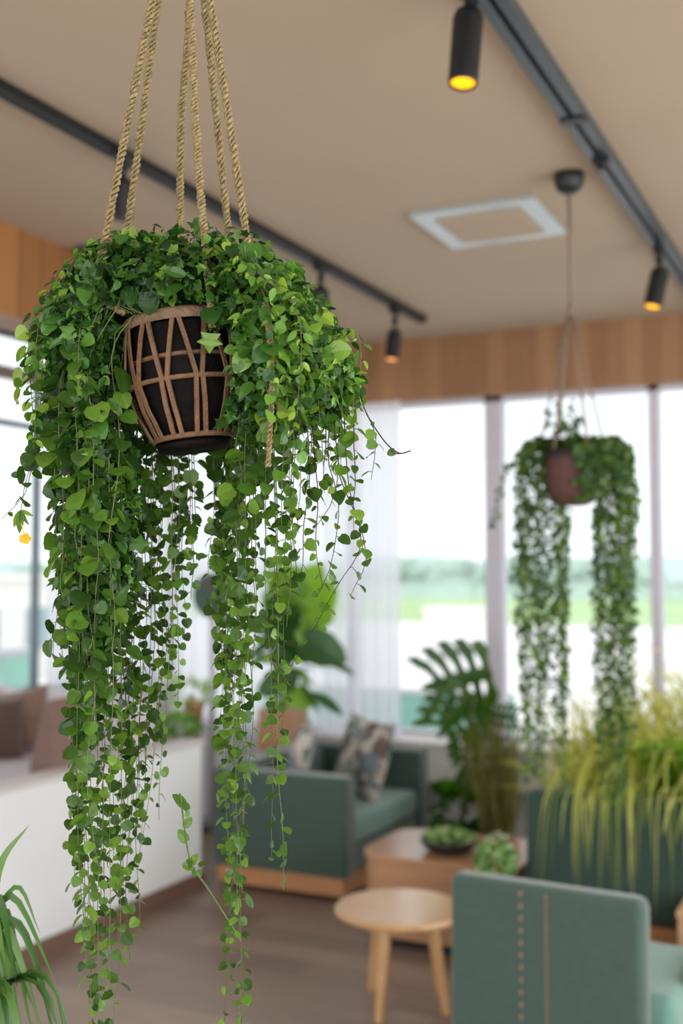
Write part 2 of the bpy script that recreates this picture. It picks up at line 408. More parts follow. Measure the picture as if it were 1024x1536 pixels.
curtain((-5.14, 6.14), (-5.14, 7.38), .9, 3.4, 12, .03, 'sheer white curtain in the booth, right of the dark window frame')

# ------------------------------------------------------------------ outside
GZ = -2.6
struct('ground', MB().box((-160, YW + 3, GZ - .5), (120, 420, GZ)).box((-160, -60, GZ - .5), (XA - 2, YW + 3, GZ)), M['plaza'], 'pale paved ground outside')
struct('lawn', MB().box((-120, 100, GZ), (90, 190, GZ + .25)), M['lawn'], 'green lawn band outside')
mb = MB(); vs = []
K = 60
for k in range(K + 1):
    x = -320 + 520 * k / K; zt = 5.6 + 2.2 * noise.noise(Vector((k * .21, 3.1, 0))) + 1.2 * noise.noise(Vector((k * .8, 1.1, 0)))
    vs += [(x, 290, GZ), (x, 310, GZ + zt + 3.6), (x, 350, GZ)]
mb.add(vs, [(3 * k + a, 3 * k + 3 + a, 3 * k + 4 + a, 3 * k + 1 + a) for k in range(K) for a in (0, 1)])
struct('hills', mb, mat('hazy_hill', (172, 190, 186), .95, var=.06, scale=.05), 'low pale wooded rise on the horizon', smooth=True)  # pale grey-green carries the haze as paint, there is no volume
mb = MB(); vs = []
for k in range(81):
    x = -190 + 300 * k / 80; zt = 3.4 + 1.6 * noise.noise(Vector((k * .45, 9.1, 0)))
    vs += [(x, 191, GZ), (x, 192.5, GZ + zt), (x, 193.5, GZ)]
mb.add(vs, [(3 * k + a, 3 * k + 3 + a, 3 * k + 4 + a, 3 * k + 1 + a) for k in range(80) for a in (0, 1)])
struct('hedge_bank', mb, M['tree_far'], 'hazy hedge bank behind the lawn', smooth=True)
random.seed(3)
def blob_tree(loc, h, wd, label, first=None):
    t = thing('tree', loc, label, 'tree', 'distant trees beyond the lawn')
    if first:
        for ch in first.children:
            c = ch.copy(); COL.objects.link(c); c.parent = t
        t.scale = (wd, wd, h); return t
    mb = MB()
    import bmesh
    bm = bmesh.new()
    for k in range(7):
        r = rnd(.25, .42); a = rnd(0, 6.28)
        mtx = Matrix.Translation((math.cos(a) * .4 * (k > 0), math.sin(a) * .4 * (k > 0), rnd(.4, .75))) @ Matrix.Diagonal((1, 1, .75, 1))
        vv = bmesh.ops.create_icosphere(bm, subdivisions=3, radius=r, matrix=mtx)['verts']
        for v in vv: v.co += v.normal * noise.noise(v.co * 9) * .09
    me = bpy.data.meshes.new('crown'); bm.to_mesh(me); bm.free(); me.materials.append(M['tree_far'])
    for p in me.polygons: p.use_smooth = True
    o = bpy.data.objects.new('crown', me); COL.objects.link(o); o.parent = t
    MB().tube([(0, 0, 0), (0, 0, .5)], [.06, .04], 8).build('trunk', M['tree_trunk'], t, smooth=True)
    t.scale = (wd, wd, h); return t
first = None
k = 0
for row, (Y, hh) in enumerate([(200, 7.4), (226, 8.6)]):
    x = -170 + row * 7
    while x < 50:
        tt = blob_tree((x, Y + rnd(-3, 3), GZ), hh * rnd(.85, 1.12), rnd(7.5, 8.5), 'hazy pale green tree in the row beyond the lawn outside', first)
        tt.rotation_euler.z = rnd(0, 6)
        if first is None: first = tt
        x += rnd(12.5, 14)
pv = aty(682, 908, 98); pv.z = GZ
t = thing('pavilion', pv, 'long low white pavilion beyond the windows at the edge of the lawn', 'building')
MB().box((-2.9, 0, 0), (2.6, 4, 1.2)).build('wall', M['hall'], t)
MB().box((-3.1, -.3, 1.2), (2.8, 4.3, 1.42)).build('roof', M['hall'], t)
# buildings seen through the booth window
t = thing('facade_building', (-34, 25, GZ), 'pale cream low building outside the booth window', 'building')
MB().box((-6, -16, 0), (0, 22, 4.2)).build('wall', M['hall'], t)
MB().box((-6.4, -16.4, 4.2), (.4, 22.4, 4.5)).build('roof', M['hall'], t)
for yy in range(-14, 20, 4): MB().box((-.05, yy, 1.2), (.04, yy + 2.4, 3.0)).build('window_band', M['hall_glass'], t)
t = thing('balustrade', (XA - 1.1, 4.5, .2), 'teal glass balustrade outside the booth window', 'balustrade')
MB().box((-.02, -5, 0), (.0, 2.9, 1.0)).build('panel', M['rail'], t)
MB().box((-.05, -5, 1.0), (.03, 2.9, 1.06)).build('handrail', M['frame'], t)
for yy in (-5, -3, -1, 1, 2.8): MB().box((-.05, yy, 0), (.0, yy + .05, 1.0)).build('post', M['frame_dark'], t)
struct('terrace', MB().box((XA - 1.3, -3, .1), (XA - .12, YW, .2)).box((XA - 1.3, YW + .12, .1), (XR, YW + 1.5, .2)), M['plaza'], 'pale terrace outside the glass')
t = thing('balustrade', (-3.1, YW + 1.2, .2), 'mint green balustrade outside the wide window beside the curtain', 'balustrade')
MB().box((-1.9, 0, 0), (.45, .02, .68)).build('panel', M['rail'], t)
MB().box((-1.9, -.02, .68), (.45, .04, .72)).build('handrail', M['hall'], t)

# ------------------------------------------------------------------ ceiling fittings
def track(x, y0, y1, wd, h, label):
    t = thing('light_track', (x, y0, CEIL), label, 'light track', 'track rails on the ceiling')
    L = y1 - y0
    p = [(-wd / 2, 0), (-wd / 2, -h), (-wd * .12, -h), (-wd * .12, -h * .45), (wd * .12, -h * .45), (wd * .12, -h), (wd / 2, -h), (wd / 2, 0)]
    mb = MB(); n = len(p)
    mb.add([(a, 0, b_) for a, b_ in p] + [(a, L, b_) for a, b_ in p], [(i, (i + 1) % n, n + (i + 1) % n, n + i)[::-1] for i in range(n)] + [list(range(n)), list(range(n, 2 * n))[::-1]])
    mb.build('rail', M['track'] if wd > .06 else M['track_dark'], t)
    MB().box((-wd * .11, .02, -h * .55), (wd * .11, L - .02, -h * .4)).build('conductor_strip', M['track_dark'], t)
    MB().box((-wd / 2 - .002, L - .02, -h - .002), (wd / 2 + .002, L + .004, 0)).build('end_cap', M['track_dark'], t)
    return t
tl_ = track(-2.645, -1.0, 6.72, .055, .04, 'dark narrow track rail crossing the ceiling behind the hanging ropes at left')
tr_ = track(-.965, -1.0, 7.2, .085, .04, 'wide grey track rail running along the ceiling at right')
pp = atz(905, 240, CEIL - .045)
MB().box((-.03, pp.y + 1 - .02, -.06), (.03, pp.y + 1 + .02, -.035)).tube([(0, pp.y + 1, -.05), (0, pp.y + 1, -.085)], .018, 12).build('adapter', M['black'], tr_)
MB().box((-.045, pp.y + .55, -.048), (.045, pp.y + .6, -.036)).build('joint', M['track_dark'], tr_)

def spot(mount, head, tip, rad, label, lens, canopy=False):
    """mount: ceiling point, head: top of can, tip: lens end"""
    t = thing('spotlight', mount, label, 'spotlight', 'black cylinder spotlights')
    mount, head, tip = Vector(mount), Vector(head), Vector(tip)
    h = head - mount; e = tip - mount; d = (e - h).normalized()
    if canopy: MB().lathe([(.05, 0), (.05, -.02), (.03, -.03)], (0, 0, 0), 24).build('canopy', M['black'], t, smooth=False)
    else: MB().box((-.022, -.05, -.035), (.022, .05, 0)).build('adapter', M['black'], t, bevel=.004)
    MB().tube([(0, 0, -.02), (0, 0, h.z * .55), h + d * .01], [.012, .012, .012], 10).build('stem', M['black'], t, smooth=True)
    MB().tube([(0, 0, h.z * .5), (0, 0, h.z * .5 - .03)], .02, 12).build('swivel', M['black'], t)
    L = (e - h).length
    rq = d.to_track_quat('Z', 'Y')
    def along(mb): mb.v = [tuple(rq @ Vector(v) + h) for v in mb.v]; return mb
    hs_ = along(MB().lathe([(rad * .5, 0), (rad * .85, .012), (rad, .03), (rad * .97, L - .003), (rad * .93, L), (rad * .82, L), (rad * .80, L - .008)], seg=36, cap1=False)).build('housing', M['black'], t, smooth=False)
    along(MB().lathe([(rad * .81, L - .009), (rad * .8, L - .006)], seg=36)).build('lens', lens, hs_)
    return t
def spot_px(px, py, d, hx, hy, tx, ty, rad, label, lens, canopy=False, tilt=0.0, x=None):
    m_ = atz(px, py, CEIL - (.0 if canopy else .04))
    if x is not None: m_.x = x
    dd = d or (m_ - Vector((0, 0, EYE))).dot(CM @ Vector((0, 0, -1)))
    H = at(hx, hy, dd); E = at(tx, ty, dd - tilt)
    return spot(m_, H, E, rad, label, lens, canopy)
M['lens_off'] = mat('unlit_lens', (40, 40, 42), .2)
spot_px(706, -22, None, 703, 14, 694, 126, .043, 'large black spotlight with glowing yellow lens at the top of the picture', M['spotlens'], True, .04)
spot_px(988, 372, None, 991, 402, 978, 461, .046, 'black spotlight with yellow lens tilted on the right track', M['spotlens'], False, .03)
spot_px(185, 224, None, 185, 266, 184, 330, .036, 'unlit black spotlight behind the left pair of ropes', M['lens_off'], False, .0)
spot_px(481, 398, None, 480, 430, 480, 474, .048, 'unlit black spotlight just right of the leafy basket', M['lens_off'], False, .0)
spot_px(592, 462, None, 592, 495, 587, 540, .044, 'small black spotlight with amber lens at the end of the left track', M['spotlens2'], False, .03)

# ceiling air vent
t = thing('ceiling_vent', (-1.635, 5.02, CEIL), 'square pale metal vent frame set into the ceiling', 'ceiling vent')
o_ = .29; i_ = .205
mb = MB()
for (a, b_, c, d_) in [(-o_, -o_, o_, -i_), (-o_, i_, o_, o_), (-o_, -i_, -i_, i_), (i_, -i_, o_, i_)]:
    mb.box((a, b_, -.022), (c, d_, 0))
mb.build('frame', M['vent'], t)
MB().box((-i_ + .012, -i_ + .012, -.03), (i_ - .012, i_ - .012, 0)).build('cover_panel', M['ceiling'], t)
t = thing('smoke_detector', atz(133, 372, CEIL), 'small pale smoke detector near the wood beam, half behind the ropes', 'detector')
MB().lathe([(.06, 0), (.06, -.02), (.045, -.035), (.0, -.037)], seg=24, cap1=False).build('body', M['track'], t, smooth=True)
MB().lathe([(.015, -.036), (.013, -.045)], seg=12).build('sensor', M['track_dark'], t)

# ------------------------------------------------------------------ sitting furniture
def rbox(lo, hi): return MB().box(lo, hi)
# two-seat armchair by the window, facing +x
t = thing('armchair', (-2.78, 5.86, 0), 'wide teal upholstered armchair with two patterned cushions, beside the window', 'armchair')
X0, X1, YY = -.88, 0.0, 1.28
rbox((X0, 0, .13), (X1, .15, .70)).build('arm', M['teal'], t, bevel=.03, seg=4)
rbox((X0, YY - .15, .13), (X1, YY, .70)).build('arm', M['teal'], t, bevel=.03, seg=4)
rbox((X0, .15, .13), (X0 + .18, YY - .15, .72)).build('backrest', M['teal'], t, bevel=.03, seg=4)
rbox((X0 + .18, .152, .13), (X1 - .03, YY - .152, .30)).build('base', M['teal'], t, bevel=.02)
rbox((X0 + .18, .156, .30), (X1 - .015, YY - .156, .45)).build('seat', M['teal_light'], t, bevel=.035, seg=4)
mb = MB().box((X0 + .02, .03, .03), (X1 - .03, .07, .13)).box((X0 + .02, YY - .07, .03), (X1 - .03, YY - .03, .13)).box((X1 - .07, .07, .03), (X1 - .03, YY - .07, .13)).box((X0 + .02, .07, .03), (X0 + .06, YY - .07, .13))
mb.build('plinth', M['plinth'], t)
for a, b_ in ((X0 + .05, .04), (X1 - .09, .04), (X0 + .05, YY - .08), (X1 - .09, YY - .08)): MB().box((a, b_, 0), (a + .04, b_ + .04, .035)).build('foot', M['black'], t)

def cushion(loc, wdt, hgt, th, rot, m, label, name='cushion', group=None):
    mb = MB(); n = 14; vs = []
    for side in (1, -1):
        for j in range(n + 1):
            for i in range(n + 1):
                u, v = i / n * 2 - 1, j / n * 2 - 1
                e = (1 - abs(u) ** 2.6) * (1 - abs(v) ** 2.6)
                pin = 1 - .09 * (1 - v * v) * abs(u) ** 3; pv_ = 1 - .09 * (1 - u * u) * abs(v) ** 3
                vs.append((u * wdt / 2 * pin, side * (th / 2 * max(e, 0) ** .45 + .002), v * hgt / 2 * pv_))
    N_ = (n + 1) ** 2; fs = []
    for s_ in (0, 1):
        for j in range(n):
            for i in range(n):
                q = [s_ * N_ + j * (n + 1) + i, s_ * N_ + j * (n + 1) + i + 1, s_ * N_ + (j + 1) * (n + 1) + i + 1, s_ * N_ + (j + 1) * (n + 1) + i]
                fs.append(q[::-1] if s_ == 0 else q)
    bd = [i for i in range(n + 1)] + [(j + 1) * (n + 1) - 1 for j in range(1, n + 1)] + [n * (n + 1) + i for i in range(n - 1, -1, -1)] + [j * (n + 1) for j in range(n - 1, 0, -1)]
    for a in range(len(bd)):
        b2 = bd[(a + 1) % len(bd)]; fs.append([bd[a], b2, N_ + b2, N_ + bd[a]])
    mb.add(vs, fs); o = mb.build(name, m, smooth=True); o.location = loc; o.rotation_euler = rot
    return tag(o, label, 'cushion', group)
# leaning on the backrest (which is at x about -3.5)
cushion((-3.04, 6.66, .685), .54, .52, .15, (R(-16), R(2), R(-34)), M['pattern'], 'patterned grey and pink cushion leaning at the right of the teal armchair seat', group='patterned cushions')
cushion((-3.31, 6.30, .70), .48, .48, .14, (R(-16), R(0), R(-62)), M['pattern'], 'patterned pale cushion behind the other one, near the tree trunk', group='patterned cushions')

# near chair seen from behind, faces the window
t = thing('lounge_chair', (-1.075, 3.80, 0), 'teal upholstered chair in front, seen from behind, two lines of pink stitching', 'chair', rz=R(-5))
wdt = .345
mb = MB(); prof = []
br_ = rbox((-wdt, 0, .10), (wdt, .10, .80)).build('backrest', M['teal'], t, bevel=.035, seg=5)
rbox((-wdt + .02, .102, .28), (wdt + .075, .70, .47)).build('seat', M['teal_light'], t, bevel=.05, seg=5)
rbox((-wdt + .04, .10, .10), (wdt + .01, .64, .28)).build('base', M['teal'], t, bevel=.02)
for a, b_ in ((-.30, .05), (.26, .05), (-.30, .55), (.26, .55)): MB().box((a, b_, 0), (a + .045, b_ + .045, .10)).build('leg', M['plinth'], t)
for sx, gap, ln in ((-.075, .041, .014), (.015, .019, .009)):
    mb = MB(); z = .775
    while z > .14:
        q = .0025 if gap > .03 else .0016
        mb.box((sx - q, -.004, z - ln), (sx + q, .001, z)); z -= gap
    mb.build('stitching', M['thread'], br_)['label'] = 'pink stitched seam'

# long sofa behind it, seen from behind, grasses drape over it
t = thing('sofa', (-1.53, 5.14, 0), 'dark teal sofa seen from behind under the overhanging grasses at right', 'sofa')
rbox((0, 0, .32), (2.3, .13, .86)).build('backrest', M['teal_dark'], t, bevel=.035, seg=5)
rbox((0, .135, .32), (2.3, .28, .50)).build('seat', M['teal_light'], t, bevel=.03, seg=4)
MB().box((.02, -.02, .20), (2.3, .26, .315)).build('plinth', M['plinth'], t)
for a in (.04, 1.1, 2.2):
    for b_ in (.0, .2): MB().box((a, b_, 0), (a + .05, b_ + .05, .20)).build('leg', M['plinth'], t)

# wood side tables at the right edge
def blocktable(loc, sx, sy, h, label, first=None):
    t = thing('side_table', loc, label, 'side table', 'pale wood block side tables')
    MB().box((0, 0, h - .03), (sx, sy, h)).build('tabletop', M['wood_side'], t, bevel=.004)
    MB().box((.006, .006, 0), (.036, sy - .006, h - .031)).build('side_panel', M['wood_side'], t)
    MB().box((sx - .036, .006, 0), (sx - .006, sy - .006, h - .031)).build('side_panel', M['wood_side'], t)
    MB().box((.037, .01, .04), (sx - .037, .03, h - .031)).build('front_panel', M['wood_side'], t)
    return t
blocktable((-.64, 4.04, 0), .6, .32, .50, 'pale wood block table beside the near teal chair, cut by the picture edge')
blocktable((-.80, 4.78, 0), .6, .30, .50, 'pale wood block table just in front of the long sofa')

# round table
t = thing('round_table', (-1.93, 4.62, 0), 'small round pale wood side table on splayed legs, in front of the block table', 'side table')
TZ = .42
MB().lathe([(.27, TZ - .03), (.283, TZ - .024), (.287, TZ - .012), (.283, TZ - .003), (.276, TZ)], seg=64).build('tabletop', M['wood'], t, smooth=False, bevel=0)
a0 = R(64)
ang = [R(-118 + 25.6), R(-5), R(58), R(150)]
tops = []
for a in ang:
    c, s_ = math.cos(a), math.sin(a)
    T = Vector((c * .15, s_ * .15, TZ - .03)); B = Vector((c * .215, s_ * .215, 0))
    mb = MB(); wv = Vector((-s_, c, 0)); dv = Vector((c, s_, 0)); vs = []
    for p, q, r_ in ((T, .026, .016), (B, .015, .013)):
        vs += [p - wv * q - dv * r_, p + wv * q - dv * r_, p + wv * q + dv * r_, p - wv * q + dv * r_]
    mb.add(vs, [(0, 1, 2, 3), (7, 6, 5, 4), (0, 4, 5, 1), (1, 5, 6, 2), (2, 6, 7, 3), (3, 7, 4, 0)])
    mb.build('leg', M['wood'], t, bevel=.004); tops.append(T)
mb = MB()
for i in range(4):
    A, B = tops[i], tops[(i + 1) % 4]; d = (B - A).normalized(); n_ = Vector((-d.y, d.x, 0)) * .009
    vs = []; K = 9
    for k in range(K):
        u = k / (K - 1); p = A.lerp(B, u); dz = .065 - .028 * math.sin(PI * u)
        vs += [p - n_ + Vector((0, 0, -.001)), p + n_ + Vector((0, 0, -.001)), p + n_ - Vector((0, 0, dz)), p - n_ - Vector((0, 0, dz))]
    fs = [(4 * k + a, 4 * k + (a + 1) % 4, 4 * k + 4 + (a + 1) % 4, 4 * k + 4 + a) for k in range(K - 1) for a in range(4)] + [(0, 1, 2, 3), (4 * K - 1, 4 * K - 2, 4 * K - 3, 4 * K - 4)]
    mb.add(vs, fs)
mb.build('apron', M['wood'], t)

# block coffee table with rounded corner
t = thing('coffee_table', (-2.46, 5.28, 0), 'low wooden block coffee table with a rounded corner, bowl planter on top', 'coffee table')
def rpoly(x0, y0, x1, y1, r, n=10):
    P = []
    for cx_, cy_, a0_, rr in ((x0 + r, y0 + r, 180, r), (x1 - .03, y0 + .03, 270, .03), (x1 - .03, y1 - .03, 0, .03), (x0 + r * .8, y1 - r * .8, 90, r * .8)):
        for k in range(n + 1):
            a = R(a0_ + 90 * k / n); P.append((cx_ + rr * math.cos(a), cy_ + rr * math.sin(a)))
    return P
MB().prism(rpoly(0, 0, .84, .66, .16), .42, .45).build('tabletop', M['wood_mid'], t, bevel=.005)
MB().prism(rpoly(.012, .012, .828, .648, .15), .05, .419).build('skirt', M['wood_mid'], t)
MB().prism(rpoly(.05, .05, .79, .61, .12), 0, .05).build('plinth', M['black'], t)

# ------------------------------------------------------------------ booth sofa
t = thing('booth_sofa', (-4.4, 4.0, .42), 'pale upholstered booth sofa on the raised floor behind the half wall', 'sofa')
rbox((-.55, -3.0, 0), (.52, 1.42, .20)).build('base', M['seat_white'], t, bevel=.01)
rbox((-.55, -3.0, .20), (.52, 1.42, .40)).build('seat', M['seat_white'], t, bevel=.04, seg=4)
rbox((-.76, -3.0, 0), (-.56, 1.62, .74)).build('backrest', M['seat_white'], t, bevel=.05, seg=4)
mb = MB(); pr = [(.41, .402), (.415, .47), (.50, .74), (.53, .79), (.565, .80), (.57, .402)]
n = len(pr)
mb.add([(a, .62, b_) for a, b_ in pr] + [(a, .92, b_) for a, b_ in pr], [list(range(n)), list(range(n, 2 * n))[::-1]] + [(i, (i + 1) % n, n + (i + 1) % n, n + i)[::-1] for i in range(n)])
mb.build('bolster', M['brown_fabric'], t, bevel=.012, seg=4)
rbox((-.55, 1.43, 0), (.52, 1.62, .72)).build('arm', M['seat_white'], t, bevel=.05, seg=4)
cushion((-4.60, 5.20, .995), .42, .38, .16, (R(-14), R(-8), R(28)), M['brown_fabric'], 'taupe brown cushion leaning in the corner of the booth sofa', group='brown booth cushions')
cushion((-4.54, 4.93, .99), .40, .36, .15, (R(-12), R(4), R(60)), M['dark_brown_fabric'], 'dark brown cushion at the picture edge on the booth sofa', group='brown booth cushions')

# ------------------------------------------------------------------ round wall disc, small plants at the back left
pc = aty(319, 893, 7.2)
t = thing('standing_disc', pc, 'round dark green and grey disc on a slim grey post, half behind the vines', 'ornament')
MB().box((-.025, -.01, -pc.z + .03), (.025, .01, -.15)).build('post', M['frame'], t)
MB().lathe([(.14, -pc.z), (.14, -pc.z + .02), (.03, -pc.z + .03)], seg=32).build('base', M['frame_dark'], t)
rr = .158; n = 40
def halfdisc(a0_, a1_, r0, y0, y1):
    P = [(r0 * math.cos(a0_ + (a1_ - a0_) * k / n), r0 * math.sin(a0_ + (a1_ - a0_) * k / n)) for k in range(n + 1)]
    mb = MB(); q = len(P)
    mb.add([(a, y0, b_) for a, b_ in P] + [(a, y1, b_) for a, b_ in P], [list(range(q)), list(range(q, 2 * q))[::-1]] + [(i, (i + 1) % q, q + (i + 1) % q, q + i)[::-1] for i in range(q)])
    return mb
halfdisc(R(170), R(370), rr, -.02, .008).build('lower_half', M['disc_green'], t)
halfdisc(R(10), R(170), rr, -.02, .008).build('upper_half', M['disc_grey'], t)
MB().tube([(rr * 1.02 * math.cos(2 * PI * k / 48), -.012, rr * 1.02 * math.sin(2 * PI * k / 48)) for k in range(49)], .005, 6, cap=False).build('rim', M['greenpot'], t, smooth=True)

def pot(mb_prof, m, t, soil_r, soil_z, name='pot', seg=32):
    o = MB().lathe(mb_prof, seg=seg, cap1=False).build(name, m, t, smooth=True)
    MB().lathe([(soil_r, soil_z - .01), (soil_r * .6, soil_z + .004), (0.001, soil_z + .008)], seg=24, cap1=False).build('soil', M['soil'], o, smooth=True)
    return o
def clump(n, c, rad, size, kind='round', W=1.0, up=.3, tints=(0, 1)):
    mb = MB()
    for _ in range(n):
        v = Vector((random.gauss(0, 1), random.gauss(0, 1), random.gauss(0, 1))).normalized() * rnd(.45, 1) ** .5
        p = Vector(c) + Vector((v.x * rad[0], v.y * rad[1], v.z * rad[2]))
        d = (v + Vector((rnd(-.6, .6), rnd(-.6, .6), rnd(-.6, .6) + up))).normalized()
        nn = Vector((rnd(-1, 1), rnd(-1, 1), rnd(-.2, 1.4)))
        mb.leaf(p, d, nn, size * rnd(.6, 1.2), W, kind, 0, rnd(*tints))
    return mb
random.seed(21)
# terracotta pot on dark tall stand, behind the half wall
loc = at(290, 1185, 8.2); loc.z = 0
t = thing('plant_stand', loc, 'dark slim plant stand behind the half wall', 'plant stand')
MB().lathe([(.10, 0), (.10, .03), (.05, .05), (.042, .35), (.05, .70), (.085, .735), (.085, .75)], seg=24).build('column', M['bark'], t, smooth=False)
t2 = thing('potted_plant', (loc.x, loc.y, .75), 'small plant in an orange terracotta pot on the dark stand', 'potted plant')
pot([(.055, 0), (.075, .16), (.083, .165), (.083, .19), (.072, .19), (.07, .15)], M['terracotta'], t2, .07, .165)
clump(90, (-.05, 0, .24), (.22, .12, .09), .075, 'slim', 1.2, .3, (.4, 1)).build('leaves', M['herb'], t2, tint=True, smooth=True)
loc = at(262, 1180, 7.8); loc.z = 0
t = thing('trough_planter', (loc.x, loc.y, 0), 'low pale pink planter with greenery behind the half wall', 'planter')
MB().box((-.16, -.1, 0), (.16, .1, .74)).build('box', M['terracotta'] if False else mat('pink_planter', (205, 176, 160), .7), t, bevel=.01)
clump(120, (.02, -.02, .80), (.17, .1, .08), .06, 'round', 1.0, .6, (0, .6)).build('leaves', M['herb'], t, tint=True, smooth=True)

# fiddle-leaf style tree in tall wooden planter
loc = Vector((-3.83, 7.05, 0))
t = thing('potted_tree', loc, 'broad-leaved indoor tree in a tall wooden planter behind the teal armchair', 'potted tree')
mb = MB()
mb.box((-.13, -.13, 0), (.13, .13, .92))
mb.build('planter', M['tall_wood'], t, bevel=.008)
MB().box((.05, -.145, 0), (.125, -.13, .78)).build('front_board', M['wood_side'], t)
MB().tube([(0, 0, .9), (.02, 0, 1.15), (-.02, .02, 1.5), (.03, 0, 1.8)], [.022, .018, .014, .008], 8).build('trunk', M['bark'], t, smooth=True)
random.seed(8)
def px_leaf(mb, b, tip, nrm_jit, d, W, kind, t0, root, bend=.15):
    B = at(*b, d) - root; T = at(*tip, d - rnd(-.15, .15)) - root
    nrm = (-(CM @ Vector((0, 0, -1)))) + Vector((rnd(-nrm_jit, nrm_jit), rnd(-nrm_jit, nrm_jit), rnd(0, nrm_jit)))
    mb.leaf(B, T - B, nrm, (T - B).length, W, kind, 0, t0, bend)
mb = MB(); st = MB()
D = 7.8
figs = [((440, 900), (400, 850), .55, 1), ((440, 900), (425, 838), .6, 1), ((445, 910), (478, 845), .6, 1), ((455, 920), (505, 870), .7, 1), ((455, 930), (500, 905), .9, 1), ((450, 940), (490, 965), .9, .9),
        ((440, 930), (395, 880), .6, .1), ((438, 950), (392, 915), .55, .1), ((440, 985), (385, 938), .5, .1), ((440, 990), (388, 955), .45, .0), ((450, 960), (522, 988), .62, .1), ((455, 970), (540, 1012), .22, .0),
        ((460, 1040), (527, 1070), .40, .1), ((440, 1010), (388, 1040), .6, .1), ((442, 1000), (470, 1030), .5, .6), ((430, 1040), (470, 1058), .7, .9), ((425, 1050), (385, 1068), .5, .8), ((435, 1000), (415, 1050), .6, .1),
        ((450, 1020), (480, 1075), .3, .3), ((445, 955), (470, 1000), .6, .2), ((430, 900), (445, 850), .6, .8), ((425, 920), (440, 965), .8, .4), ((410, 960), (370, 985), .5, .2), ((440, 880), (460, 930), .8, .7), ((430, 930), (415, 985), .8, .1)]
for b_, e_, W, tt in figs:
    px_leaf(mb, b_, e_, .5, D, W * .9 + .15, 'round' if W > .5 else 'slim', tt, loc)
for _ in range(26):
    a = rnd(0, 6.28); z = rnd(1.15, 1.85); mb.leaf((math.cos(a) * .03, math.sin(a) * .03, z), (math.cos(a), math.sin(a), rnd(-.1, .8)), (0, 0, 1), rnd(.2, .3), rnd(.6, .9), 'round', 0, rnd(0, 1), .3)
mb.build('leaves', M['fig'], t, tint=True, smooth=True)

# monstera
loc = at(692, 1290, 7.05); loc.z = 0
t = thing('potted_monstera', loc, 'monstera plant with split leaves, between the armchair and the grasses', 'potted plant')
pot([(.13, 0), (.17, .26), (.18, .28), (.165, .28), (.16, .24)], M['pot_dark'], t, .16, .25)
def monstera_leaf(mb, b, tip, W, d, root, lobes=5, tilt=.3):
    B = at(*b, d) - root; T = at(*tip, d) - root; L = (T - B).length; dv = (T - B).normalized()
    view = (CM @ Vector((0, 0, 1))); X = view.cross(dv).normalized(); Z = dv.cross(X)
    def P(x, y): return B + dv * (y * L) + X * (x * L) + Z * (-.12 * (abs(x) + y * y * .5) * L)
    # central body
    body = [(-.09, .05), (-.10, .5), (-.05, .9), (0, 1), (.05, .9), (.10, .5), (.09, .05), (0, 0)]
    mb.add([P(*p) for p in body], [(0, 1, 6, 7), (1, 2, 4, 5), (2, 3, 4), (1, 5, 6)], 0, .3)
    for sgn in (-1, 1):
        for k in range(lobes):
            y0 = .02 + .8 * k / lobes; hw = .074
            reach = W * (0.75 + .45 * math.sin(PI * (k + .9) / (lobes + .6)))
            dy = -.10 + .34 * k / lobes
            vs = []; K = 6
            for j in range(K + 1):
                u = j / K; x = .05 + reach * u; yc = y0 + .06 + dy * u + .14 * u * u
                h = hw * (1.0 - .45 * math.sin(PI * min(u * 1.6, 1)) + (.55 * u if u < .8 else .1))
                vs += [P(sgn * x, yc - h), P(sgn * x, yc + h)]
            mb.add(vs, [(2 * j, 2 * j + 1, 2 * j + 3, 2 * j + 2) for j in range(K)], 0, rnd(.1, .6))
mb = MB(); st = MB()
for b_, e_, W, d in [((738, 1008), (630, 1034), .42, 6.9), ((712, 1040), (655, 1110), .45, 6.8), ((740, 1072), (782, 1078), .35, 6.9), ((700, 1090), (720, 1150), .5, 6.85), ((705, 1060), (735, 1100), .3, 7.0)]:
    monstera_leaf(mb, b_, e_, W, d, loc)
    st.tube(catmull([Vector((0, 0, .24)), (at(b_[0] * .5 + 346, b_[1] * .45 + 650, d) - loc), at(*b_, d) - loc], 8), .008, 6)
o = mb.build('leaves', M['monstera'], t, tint=True)
md = o.modifiers.new('thick', 'SOLIDIFY'); md.thickness = .003
st.build('stems', M['stem'], t, smooth=True)
clump(70, (0, 0, .42), (.16, .16, .16), .12, 'round', .8, .2, (0, .5)).build('lower_leaves', M['monstera'], t, tint=True, smooth=True)

# bowl planter on coffee table
t = thing('bowl_planter', (-2.04, 5.52, .45), 'wide dark bowl planted with low greenery on the coffee table', 'bowl planter')
pot([(.09, 0), (.125, .02), (.148, .055), (.145, .06), (.135, .055)], M['pot_dark'], t, .135, .05, 'bowl', 40)
clump(260, (0, 0, .062), (.125, .125, .028), .03, 'round', 1.0, .6, (0, 1)).build('succulents', M['herb'], t, tint=True, smooth=True)
# small flowering plant at the right end of the coffee table
loc = at(741, 1330, 5.25); loc.z = 0
t = thing('potted_plant', (loc.x + .02, loc.y - .03, 0), 'green plant with small white flowers beside the coffee table end', 'potted plant')
pot([(.07, 0), (.09, .44), (.1, .46), (.09, .46), (.085, .42)], M['greenpot'], t, .085, .44)
clump(300, (0, 0, .54), (.085, .075, .09), .032, 'round', .9, .5, (0, .9)).build('leaves', M['herb'], t, tint=True, smooth=True)
mb = MB()
for _ in range(26):
    a = rnd(0, 6.28); q = Vector((math.cos(a) * rnd(0, .08), math.sin(a) * rnd(0, .08), .62 + rnd(0, .04)))
    for k in range(5): mb.leaf(q, (math.cos(k * 1.257), math.sin(k * 1.257), .3), (0, 0, 1), .014, 1, 'round', 0, 1)
mb.build('flowers', M['herb'], t, tint=True)

